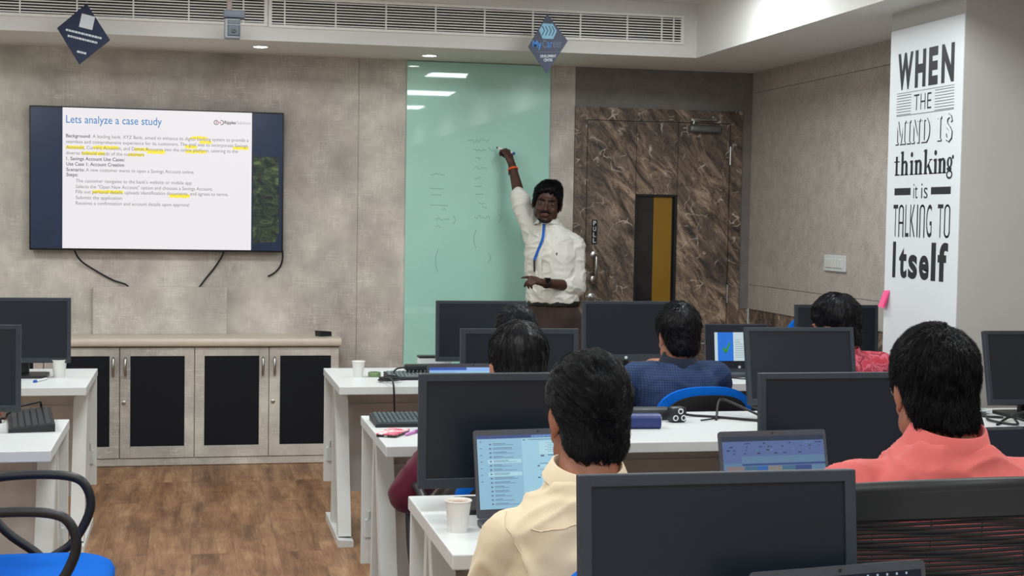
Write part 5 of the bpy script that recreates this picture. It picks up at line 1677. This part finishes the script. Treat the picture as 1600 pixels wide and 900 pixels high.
def seated(label, loc, rz, sh_z, head, head_yaw, head_tilt, skin, shirt, arms, opts=None, group=None):
    """a seated person facing +y. loc: under the hips; sh_z: shoulder height; head: head centre (local); arms: two lists shoulder, elbow, wrist (local)"""
    o = dict(lean=0.0, sleeve=1.0, fat=1.0, hair={}, wr=(.0045, 9, (1, 1, 1)), vox=.008, collar=True, colmat=None, legs=True, roll=0.0, wid=.172, glasses=False, roll_head=0.0, neck_r=(.053, .060), tw=0.0, seams=[])
    o.update(opts or {})
    fat = o['fat']
    hs = o.get('hs', 1.0)
    Hm = Matrix.Translation(head) @ Matrix.Rotation(head_yaw, 4, 'Z') @ Matrix.Rotation(head_tilt, 4, 'X') @ Matrix.Rotation(o['roll_head'], 4, 'Y') @ Matrix.Scale(hs, 4)
    ln = o['lean']
    def tz(z): return .47 + (z - .44) * (sh_z - .47) / (.96 - .44)
    def ty(z): return ln * max(0, z - .5) / .5 + (-.02 if z > .7 else 0)
    wd = o['wid']
    # torso sections; the upper ones slope from the shoulder tips up to the neck
    T = [(.44, .165, .118), (.54, .168, .130), (.66, .160, .122), (.78, .168, .118), (.88, wd, .116), (.935, wd - .004, .106), (.97, wd - .030, .092), (1.0, wd - .070, .078), (1.03, .075, .068)]
    def tors(g):
        return [(0, ty(z), tz(z), rx * fat + g, ry * fat + g, o['tw'] * (z - .44)) for z, rx, ry in T]
    nb = Vector((0, ty(1.03), tz(1.02)))
    hd = Blob(); head_pieces(hd, Hm, neck_to=nb, neck_r=o['neck_r'])
    hb = hd.bvh()
    ear_pieces(hd, Hm)
    B = hd
    B.rings(tors(-.010))
    for s, arm in zip((-1, 1), arms):
        S, E_, W = [Vector(q) for q in arm]
        B.chain([S, S.lerp(E_, .5), E_, E_.lerp(W, .35), W], [.050, .046, .038, .037, .026])
        d = (W - E_).normalized()
        hand_pieces(B, wrist_matrix(W + d * .02, d, (0, -.15, 1)), side=-s if False else (1 if s > 0 else -1), curl=(.35, .35, .4, .45))
    legs = []
    for s in (-1, 1):
        legs.append([Vector((s * .095, .02, .548)), Vector((s * .12, .24, .560)), Vector((s * .13, .43, .545)), Vector((s * .13, .44, .28)), Vector((s * .13, .42, .085))])
        B.chain(legs[-1], [.075, .070, .054, .050, .036])
    me = B.fuse('person', .0065, 5)
    me.materials.append(skin)
    p = new_obj('person', me, None, loc, (0, 0, rz)); tag(p, label, 'person', group)
    # trousers
    B = Blob(); B.rings([(0, 0, .462, .160, .115), (0, 0, .50, .172, .132), (0, 0, .585, .172, .134)])
    for L in legs: B.chain(L[:-1] + [Vector((L[-1].x, L[-1].y, .10))], [.084, .082, .068, .064, .056])
    tm = B.fuse('trousers', .010, 4); wrinkle(tm, .003, 10); tm.materials.append(M_TROU); new_obj('trousers', tm, p)
    for L in legs:
        b = Blob(); x, y = L[-1].x, L[-1].y
        b.ell((x, y + .07, .045), (.044, .125, .045)); b.ell((x, y - .02, .055), (.042, .06, .055))
        sm = b.fuse('shoe', .006, 3)
        for v in sm.vertices:
            if v.co.z < .002: v.co.z = .002
        sm.materials.append(M_SHOE); new_obj('shoe', sm, p)
    # shirt
    B = Blob(); R = tors(.010 * 1.0); R = [q for q in R if q[2] > tz(.50)]
    R[0] = (R[0][0], R[0][1], R[0][2], R[0][3] + .006, R[0][4] + .006, R[0][5])
    B.rings(R)
    for s, arm in zip((-1, 1), arms):
        S, E_, W = [Vector(q) for q in arm]
        k = o['sleeve']
        pts = [Vector((s * wd * .50, S.y, S.z + .012)), S, S.lerp(E_, .5), E_]; rad = [.064, .070, .062, .055]
        if k > .5:
            pts += [E_.lerp(W, .4), E_.lerp(W, .40 + .5 * (k - .5) * 2)]; rad += [.052, .042]
        B.chain(pts, [r * (1 + .5 * (fat - 1)) for r in rad])
    sm = B.fuse('shirt', o['vox'], 5)
    wrinkle(sm, *o['wr'])
    sm.materials.append(shirt); sh = new_obj('shirt', sm, p)
    if o['collar']:
        nd = (Hm @ Vector((0, -.03, -.05)) - nb)
        Cc = nb + Vector((0, nd.y * .25 - .004, .006))
        collar(sh, o['colmat'] or shirt, Cc, 0, r0=o['neck_r'][1] + .001, r1=o['neck_r'][1] + .018, h=o.get('colh', .036), tilt=.25)
    for q in o['seams']:
        seam(sh, o['colmat'] or shirt, sm, q)
    hk = dict(thick=lambda q: .016, strands=900, seed=len(label)); hk.update(o['hair'])
    make_hair('hair', p, hk.pop('mat', M_HAIR), Hm, hb, **hk)
    M_EYE = plain('eye white', srgb(214, 208, 204), .2); M_IRIS = plain('dark iris', srgb(20, 14, 12), .15)
    for s in (-1, 1):
        b = BM(); bmesh.ops.create_uvsphere(b, u_segments=14, v_segments=8, radius=.0112, matrix=Hm @ Matrix.Translation((s * .031, .0785, .008)) @ Matrix.Diagonal((1.15, 1, .62, 1)))
        e = obj('eye', b, M_EYE, p, smooth=180)
        b = BM(); bmesh.ops.create_uvsphere(b, u_segments=10, v_segments=6, radius=.0052, matrix=Hm @ Matrix.Translation((s * .031, .0882, .008)) @ Matrix.Diagonal((1.05, .5, 1.05, 1))); obj('iris', b, M_IRIS, e, smooth=180)
        b = BM(); tube(b, [Hm @ Vector(q) for q in ((s * .012, .0975, .026), (s * .030, .0965, .032), (s * .050, .084, .027))], [.0035, .0042, .002], 8, flat=(1, .7, (0, 1, 0))); obj('eyebrow', b, M_HAIR, p, smooth=60)
    if o['glasses']:
        b = BM()
        for s in (-1, 1):
            ring_ = [Hm @ Vector((s * .033 + .024 * math.cos(a), .104 - .004 * abs(math.cos(a)), .004 + .018 * math.sin(a))) for a in [2 * PI * k / 20 for k in range(21)]]
            tube(b, ring_, .0016, 6)
            tube(b, [Hm @ Vector(q) for q in ((s * .058, .100, .008), (s * .074, .05, .010), (s * .080, -.01, .012), (s * .078, -.03, .0))], .0018, 6)
        tube(b, [Hm @ Vector(q) for q in ((-.009, .106, .008), (0, .109, .010), (.009, .106, .008))], .0016, 6)
        obj('glasses', b, o['glasses'], p, smooth=60)
    return p

SK1 = skin_mat('brown skin', srgb(146, 96, 74))
SK2 = skin_mat('warm brown skin', srgb(164, 112, 90))
SK3 = skin_mat('dark brown skin', srgb(76, 50, 42))
M_CREAM = cloth_mat('cream cotton shirt', srgb(216, 200, 170), amt=.04)
M_SALM = cloth_mat('salmon pink shirt', srgb(210, 104, 100), amt=.04)
M_MAROON = cloth_mat('maroon shirt', srgb(84, 22, 44), amt=.08)
M_NAVYS = cloth_mat('dark kurta', srgb(30, 34, 46), amt=.08)
M_CHECK = check_mat()
M_DCOL = cloth_mat('dark navy collar cloth', srgb(30, 36, 52))
M_RED = paisley_mat()
M_GOLD = plain('clear spectacle frame', srgb(176, 160, 130), .3)
M_HAIRG = hair_mat('glossy black hair', (11, 12, 15), .33); M_HAIRG.node_tree.nodes['Principled BSDF'].inputs['Specular IOR Level'].default_value = .30
M_HAIRB = hair_mat('blue black hair', (12, 14, 20))

# cream shirt, nearest
def th_d(q): return .010 + .012 * sstep(.02, .11, q.z) + .006 * sstep(0, .08, -q.y) * sstep(-.06, .02, q.z)
HD = [(0, .084), (22, .082), (42, .066), (58, .034), (70, -.004), (80, -.030), (90, -.022), (100, .010), (110, .000), (120, -.040), (135, -.082), (150, -.096), (180, -.098)]
seated('person in a cream shirt, seen from behind at the chat laptop', (.770, 2.86, 0), rd(3), .925, (.016, .040, 1.094), rd(4), rd(-9), SK1, M_CREAM,
       ([(-.142, .00, .855), (-.190, .08, .66), (.03, .36, .795)], [(.165, .0, .90), (.24, .10, .72), (.12, .37, .80)]),
       dict(fat=1.0, hs=.94, wid=.148, neck_r=(.060, .065), hair=dict(thick=th_d, strands=9000, whorl=(-.02, .10, .10), length=.075, lift=.005, table=HD, bald=((-.01, -.085, .088), .026), mat=M_HAIRG, sw=.0011, seed=4, streak=.0030, nphi=200, nth=110), wr=(.0075, 8, (.9, 1, .9)), vox=.0065, colh=.034,
            seams=[[(-.17, -.02, .955), (-.178, -.05, .92), (-.175, -.09, .88), (-.165, -.11, .82)], [(-.16, -.13, .90), (-.08, -.14, .918), (0, -.14, .922), (.08, -.14, .918), (.16, -.13, .90)]]))
# salmon shirt
def th_e(q): return .012 + .012 * sstep(.0, .10, q.z)
HE = [(0, .084), (22, .082), (42, .066), (58, .034), (70, .0), (80, -.010), (88, .004), (96, .020), (108, .006), (120, -.030), (138, -.078), (180, -.090)]
seated('person in a salmon pink shirt sitting in the black mesh chair', (1.488, 2.74, 0), rd(-2), .99, (-.008, .03, 1.156), rd(-5), rd(-6), SK1, M_SALM,
       ([(-.186, .00, .955), (-.265, .12, .73), (-.12, .40, .80)], [(.186, .0, .955), (.265, .10, .74), (.12, .40, .80)]),
       dict(fat=1.06, hs=.94, neck_r=(.058, .065), hair=dict(thick=th_e, strands=9000, whorl=(.01, -.04, .12), length=.035, lift=.008, table=HE, sw=.0011, seed=8, streak=.0030, nphi=180, nth=100), wr=(.0105, 7, (.55, 1, 1.6)), vox=.0065, colh=.044, glasses=M_GOLD,
            seams=[[(-.15, -.12, .94), (-.08, -.13, .915), (0, -.135, .905), (.08, -.13, .915), (.15, -.12, .94)], [(-.172, .03, 1.0), (-.188, -.03, .97), (-.192, -.07, .93)]]))
# maroon shirt
def th_c(q): return .015 + .010 * sstep(.0, .10, q.z)
seated('person in a maroon shirt behind the grey-framed third row monitor', (.985, 4.42, 0), 0, .87, (.0, .04, 1.034), rd(-3), rd(-14), SK2, M_MAROON,
       ([(-.180, .02, .86), (-.345, .02, .655), (-.16, .33, .80)], [(.180, .0, .87), (.27, .12, .70), (.12, .38, .80)]),
       dict(hair=dict(thick=th_c, strands=1600, length=.04, lift=.004, seed=3), wr=(.004, 9, (1, 1, 1))))
# bun-haired person in the front row
def th_b(q): return .014 + .012 * sstep(.0, .10, q.z)
seated('person with smoothly combed black hair, mostly hidden, before the glass board', (1.365, 6.12, 0), 0, .85, (-.02, .03, .984), 0, rd(-10), SK2, M_NAVYS,
       ([(-.170, .02, .85), (-.23, .12, .66), (-.12, .38, .80)], [(.170, .0, .85), (.23, .12, .66), (.12, .38, .80)]),
       dict(hair=dict(thick=th_b, strands=1500, length=.09, lift=.001, whorl=(0, .10, .06), seed=6, mat=M_HAIRB), collar=False))
# checked shirt
def th_f(q): return .016 + .012 * sstep(.0, .10, q.z) + .004 * noise.noise(q * 60)
HF = [(0, .084), (22, .082), (42, .066), (58, .034), (70, .0), (80, -.016), (90, .0), (100, .014), (112, -.004), (125, -.042), (145, -.078), (180, -.086)]
seated('person in a navy checked shirt with short curly hair', (2.055, 6.12, 0), rd(0), .838, (.008, .02, .994), rd(5), rd(-4), SK2, M_CHECK,
       ([(-.180, .02, .815), (-.24, .12, .65), (-.03, .36, .795)], [(.182, .0, .82), (.25, .12, .66), (.12, .40, .80)]),
       dict(hair=dict(thick=th_f, strands=2200, length=.022, lift=.009, seed=5, table=HF, whorl=(.01, -.04, .12)), wr=(.004, 9, (1, 1, 1.4)), colmat=M_DCOL, colh=.040))
# red shirt by the wall
def th_g(q): return .018 + .016 * sstep(.0, .10, q.z) + .006 * noise.noise(q * 30)
seated('person in a red patterned shirt with glasses, head turned, by the fabric wall', (2.775, 6.02, 0), rd(-4), .88, (-.02, .03, 1.036), rd(38), rd(-12), SK2, M_RED,
       ([(-.178, .02, .86), (-.25, .12, .68), (-.12, .40, .80)], [(.178, .0, .87), (.27, .06, .68), (.14, .38, .80)]),
       dict(hair=dict(thick=th_g, strands=1800, length=.04, lift=.006, seed=9), glasses=M_BLK, wr=(.004, 9, (1, 1, 1))))

# ------------------------------------------------------------------ the presenter at the board
def presenter():
    face_yaw = math.atan2(-(-.22), -(1.0)) # face direction mostly to the camera
    hc = Vector((2.105, 8.79, 1.588))
    fd = Vector((-.30, -1.0, 0)).normalized()
    yaw = math.atan2(-fd.x, fd.y)
    Hm = Matrix.Translation(hc) @ Matrix.Rotation(yaw, 4, 'Z') @ Matrix.Rotation(rd(-3), 4, 'X') @ Matrix.Rotation(rd(-6), 4, 'Y') @ Matrix.Diagonal((1.05, 1.0, .95, 1))
    bd = Vector((-.72, -.70, 0)).normalized(); ty = math.atan2(-bd.x, bd.y)   # body direction
    skin = SK3
    # torso sections cx, cy, z, rx, ry (rx across, ry front to back), turned by ty
    T = [(2.165, 8.83, .90, .160, .108), (2.162, 8.83, .98, .152, .106), (2.152, 8.83, 1.08, .148, .104), (2.148, 8.83, 1.18, .156, .108), (2.146, 8.83, 1.28, .164, .110), (2.142, 8.835, 1.36, .156, .100), (2.138, 8.835, 1.41, .118, .084), (2.132, 8.83, 1.45, .085, .070), (2.125, 8.825, 1.475, .062, .062)]
    nb = Vector((2.125, 8.825, 1.47))
    hd = Blob(); head_pieces(hd, Hm, neck_to=nb, neck_r=(.050, .056)); hb = hd.bvh(); ear_pieces(hd, Hm); B = hd
    B.rings([(a, b_, z, rx - .010, ry - .010, ty) for a, b_, z, rx, ry in T])
    RS, RE, RW = Vector((2.055, 8.93, 1.405)), Vector((1.990, 9.02, 1.600)), Vector((1.955, 9.135, 1.835))
    LS, LE, LW = Vector((2.268, 8.78, 1.330)), Vector((2.285, 8.76, 1.085)), Vector((2.05, 8.60, 1.115))
    B.chain([RS, RS.lerp(RE, .5), RE, RE.lerp(RW, .35), RW], [.050, .045, .038, .036, .025])
    B.chain([LS, LS.lerp(LE, .5), LE, LE.lerp(LW, .35), LW], [.052, .046, .039, .037, .026])
    d = Vector((-.30, .38, .87)).normalized()
    WR = wrist_matrix(RW + d * .015, d, (.55, -.75, .35))
    hand_pieces(B, WR, curl=(.62, .80, .95, 1.0), thumb=(.35, 1.0), sc=.95, side=-1, spread=.02)
    dl = (LW - LE).normalized()
    WL = wrist_matrix(LW + dl * .015, dl + Vector((-.1, 0, .12)), (.1, -.55, .8))
    hand_pieces(B, WL, curl=(.18, .70, .85, .95), thumb=(.3, .8), sc=.95, side=-1, spread=.03)
    legs = [[Vector((2.075, 8.87, .88)), Vector((2.07, 8.86, .50)), Vector((2.075, 8.88, .08))], [Vector((2.245, 8.80, .88)), Vector((2.255, 8.77, .50)), Vector((2.26, 8.80, .08))]]
    for L in legs: B.chain(L, [.075, .052, .035])
    me = B.fuse('person', .0048, 5); me.materials.append(skin)
    p = new_obj('person', me); tag(p, 'standing person in a white shirt and blue lanyard, writing on the green board', 'person')
    # shirt with rolled sleeves
    B = Blob(); R = [(a, b_, z, rx + .010, ry + .010, ty) for a, b_, z, rx, ry in T if z > .95]
    R[0] = (2.160, 8.83, .985, .166, .122, ty); R.insert(1, (2.157, 8.83, 1.03, .170, .126, ty))
    B.rings(R)
    B.chain([Vector((2.09, 8.88, 1.395)), RS, RS.lerp(RE, .5), RE.lerp(RW, .02)], [.066, .066, .060, .056])
    B.chain([RE.lerp(RW, -.14), RE.lerp(RW, .10)], [.060, .060])
    B.chain([Vector((2.22, 8.80, 1.37)), LS, LS.lerp(LE, .5), LE, LE.lerp(LW, .16)], [.070, .072, .066, .062, .057])
    B.chain([LE.lerp(LW, .10), LE.lerp(LW, .24)], [.060, .059])
    sm = B.fuse('shirt', .006, 4); wrinkle(sm, .0075, 10, (1, 1, 1.4)); M_WS = cloth_mat('white cotton shirt', srgb(222, 222, 214), amt=.03); sm.materials.append(M_WS); sh = new_obj('shirt', sm, p)
    collar(sh, M_WS, Vector((2.118, 8.815, 1.452)), yaw * .5 + ty * .5, r0=.060, r1=.080, h=.045, tilt=.34, split=.42)
    tree = BVHTree.FromPolygons([v.co.copy() for v in sm.vertices], [tuple(q.vertices) for q in sm.polygons])
    # placket and pocket emblem
    def lay(pts, off=.002):
        out = []
        for q in pts:
            c, nn, i, dd = tree.find_nearest(q); out.append(c + nn * off)
        return catmull(out, 6)
    front = bd
    side_ = Vector((-bd.y, bd.x, 0))
    c0 = Vector((2.145, 8.83, 0))
    b = BM(); path = [c0 + front * .14 + Vector((0, 0, z)) for z in (1.42, 1.34, 1.24, 1.14, 1.04)]
    tube(b, lay(path, .0015), .014, 6, flat=(1, .12, (front.x, front.y, 0))); obj('placket', b, M_WS, sh, smooth=50)
    b = BM(); q = c0 + Vector((.0, -.135, 1.285)); cc, nn, i, dd = tree.find_nearest(q)
    for k, (dx, dz) in enumerate(((0, 0), (.003, .005), (.001, -.006), (-.002, .003))):
        b_ = cc + Vector((dx, 0, dz)); t_ = bmesh.new(); bmesh.ops.create_uvsphere(t_, u_segments=8, v_segments=6, radius=.0035, matrix=Matrix.Translation(b_)); merge(b, t_)
    obj('embroidered_emblem', b, M_DCOL, sh)
    # trousers, belt, shoes
    M_BT = cloth_mat('dark brown trousers', srgb(66, 54, 50), amt=.08)
    B = Blob(); B.rings([(2.160, 8.835, .80, .150, .115, ty), (2.165, 8.83, .90, .172, .122, ty), (2.160, 8.83, 1.0, .162, .116, ty)])
    for L in legs: B.chain([L[0], L[1], Vector((L[2].x, L[2].y, .09))], [.096, .076, .060])
    tm = B.fuse('trousers', .009, 4); wrinkle(tm, .004, 7, (1, 1, .6)); tm.materials.append(M_BT); new_obj('trousers', tm, p)
    B = Blob(); B.rings([(2.160, 8.83, .965, .172, .126, ty), (2.160, 8.83, 1.0, .172, .126, ty)], n=32); bm_ = B.fuse('belt', .006, 1); bm_.materials.append(plain('black belt leather', srgb(20, 19, 20), .4)); new_obj('belt', bm_, p)
    for L in legs:
        B = Blob(); c = Vector((L[2].x, L[2].y, 0)); B.chain([c + Vector((0, 0, .045)) - bd * .03, c + bd * .06 + Vector((0, 0, .042)), c + bd * .17 + Vector((0, 0, .034))], [.045, .042, .034])
        s_ = B.fuse('shoe', .006, 3); m0 = min(v.co.z for v in s_.vertices)
        for v in s_.vertices: v.co.z = max(.001, v.co.z - m0 - .004)
        s_.materials.append(M_SHOE); new_obj('shoe', s_, p)
    # hair
    def th(q): return .008 + .018 * sstep(.02, .125, q.z) + .007 * sstep(-.02, .06, -q.x) * sstep(.06, .10, q.z) + .009 * noise.noise(q * 22) * sstep(.03, .09, q.z)
    HP = [(0, .068), (22, .064), (40, .050), (54, .024), (66, -.004), (78, -.026), (88, -.014), (98, .014), (112, .0), (125, -.04), (145, -.080), (180, -.092)]
    make_hair('hair', p, M_HAIR, Hm, hb, th, table=HP, strands=2200, length=.045, lift=.009, seed=12, jag=.020, streak=.003, whorl=(.02, -.05, .12))
    # brows, moustache, goatee
    b = BM()
    for s in (-1, 1): tube(b, [Hm @ Vector(q) for q in ((s * .012, .0975, .026), (s * .030, .0965, .032), (s * .050, .084, .027))], [.0042, .0048, .002], 8, flat=(1, .7, (0, 1, 0)))
    obj('eyebrows', b, M_HAIR, p, smooth=60)
    b = BM(); tube(b, [Hm @ Vector(q) for q in ((-.030, .088, -.058), (-.016, .1015, -.0485), (0, .104, -.0455), (.016, .1015, -.0485), (.030, .088, -.058))], [.003, .0058, .005, .0058, .003], 8); obj('moustache', b, M_HAIR, p, smooth=60)
    b = BM(); tube(b, [Hm @ Vector(q) for q in ((-.042, .066, -.098), (-.018, .083, -.111), (0, .088, -.112), (.018, .083, -.111), (.042, .066, -.098))], [.003, .0065, .0075, .0065, .003], 8); obj('beard', b, M_HAIR, p, smooth=60)
    b = BM(); tube(b, [Hm @ Vector(q) for q in ((-.023, .090, -.063), (-.009, .1015, -.0605), (0, .1005, -.0615), (.009, .1015, -.0605), (.023, .090, -.063))], [.002, .0045, .004, .0045, .002], 8)
    tube(b, [Hm @ Vector(q) for q in ((-.021, .090, -.066), (0, .1015, -.0725), (.021, .090, -.066))], [.002, .006, .002], 8, smooth_path=4); obj('lips', b, skin_mat('lip skin', srgb(122, 76, 74)), p, smooth=60)
    M_EYE = plain('eye white', srgb(214, 208, 204), .2); M_IRIS = plain('dark iris', srgb(20, 14, 12), .15)
    for s in (-1, 1):
        b = BM(); bmesh.ops.create_uvsphere(b, u_segments=16, v_segments=10, radius=.0112, matrix=Hm @ Matrix.Translation((s * .031, .0785, .008)) @ Matrix.Diagonal((1.15, 1, .62, 1)))
        e = obj('eye', b, M_EYE, p, smooth=180)
        b = BM(); bmesh.ops.create_uvsphere(b, u_segments=12, v_segments=8, radius=.0052, matrix=Hm @ Matrix.Translation((s * .031, .0882, .008)) @ Matrix.Diagonal((1.05, .5, 1.05, 1))); obj('iris', b, M_IRIS, e, smooth=180)
        b = BM()
        for zz, ym in ((.0155, .088), (.0005, .0865)):
            tube(b, [Hm @ Vector((s * (.031 + dx), ym + .003 - 18 * dx * dx, .008 + (zz - .008) * (1 - (dx / .016) ** 2 * .8))) for dx in (-.015, -.008, 0, .008, .015)], .0030, 6)
        obj('eyelids', b, skin, p, smooth=60)
    # lanyard
    b = BM()
    L1 = lay([nb + Vector((.055, -.02, .0)), Vector((2.085, 8.735, 1.43)), c0 + front * .13 + side_ * .0 + Vector((0, 0, 1.36)), c0 + front * .16 + side_ * .008 + Vector((0, 0, 1.26)), c0 + front * .16 + Vector((0, 0, 1.16))], .004)
    L2 = lay([Vector((2.080, 8.76, 1.465)), Vector((2.062, 8.735, 1.425)), Vector((2.036, 8.715, 1.37)), Vector((2.008, 8.72, 1.30)), Vector((1.98, 8.735, 1.235))], .006)
    for L in (L2,): tube(b, L, .0095, 6, flat=(1, .14, (front.x, front.y, .2)))
    tube(b, [nb + Vector((.060 * math.cos(a), .060 * math.sin(a) + .0, .018 + .014 * math.sin(a))) for a in [PI * k / 10 for k in range(-3, 14)]], .008, 6)
    ly = obj('lanyard', b, plain('blue lanyard ribbon', srgb(18, 96, 190), .6), p, smooth=50)
    b = BM(); tube(b, lay([Vector((1.98, 8.735, 1.24)), Vector((1.975, 8.74, 1.19))], .006), .006, 8); obj('lanyard_clip', b, M_BLK, ly)
    # watch and wristband
    def band(name, c, ax, r, w, th_, mat, sx=1.15):
        b = BM(); x = Vector(ax).normalized(); u, v = frame_of(x); n = 28
        V = []
        for k in range(n):
            a = 2 * PI * k / n
            dd = u * math.cos(a) + v * math.sin(a)
            for rr, xx in ((r, -w), (r + th_, -w * .8), (r + th_, w * .8), (r, w)): V.append(c + dd * rr + x * xx)
        add_geo(b, V, [(k * 4 + j, k * 4 + (j + 1) % 4, ((k + 1) % n) * 4 + (j + 1) % 4, ((k + 1) % n) * 4 + j) for k in range(n) for j in range(4)])
        return obj(name, b, mat, p, smooth=40)
    w = band('wristwatch', LE.lerp(LW, .93), LW - LE, .0285, .011, .004, M_BLK)
    b = BM(); q = LE.lerp(LW, .93) + Vector((0, -.030, .014)); t_ = bmesh.new(); bmesh.ops.create_cube(t_, size=1, matrix=Matrix.Translation(q) @ Matrix.Rotation(rd(30), 4, 'Z') @ Matrix.Rotation(rd(25), 4, 'X') @ Matrix.Diagonal((.036, .012, .040, 1))); bmesh.ops.bevel(t_, geom=list(t_.edges), offset=.004, segments=2, affect='EDGES'); merge(b, t_); obj('watch_case', b, M_BLK2, w)
    wbnd = band('orange_wristband', RE.lerp(RW, .86), RW - RE, .0285, .006, .004, plain('orange thread', srgb(236, 92, 36), .8))
    b = BM(); tube(b, [RE.lerp(RW, .84) + Vector((-.026, -.012, 0)), RE.lerp(RW, .80) + Vector((-.034, -.016, -.008)), RE.lerp(RW, .78) + Vector((-.034, -.016, -.018))], .004, 6); obj('knot', b, plain('dark thread', srgb(60, 30, 40), .8), wbnd)
    # marker pen in the writing hand
    tip = WR @ Vector((.135, .0, -.055))
    mk = thing('marker_pen', 'white marker pen in the raised hand of the standing person', 'pen', (1.905, 9.205, 1.928), 0)
    a = Vector((-.030, .055, .018)); c = Vector((.062, -.040, -.022))
    b = BM(); tube(b, [a * .55, c], .0085, 12); obj('barrel', b, plain('white pen plastic', srgb(236, 236, 232), .3), mk, smooth=40)
    b = BM(); tube(b, [a * .55, a * .75, a * .85], [.0075, .006, .003], 10); obj('tip', b, M_BLK, mk, smooth=40)
    b = BM(); tube(b, [c, c * 1.18], .0088, 12); obj('end_cap', b, plain('blue cap', srgb(50, 90, 170), .4), mk, smooth=40)
presenter()
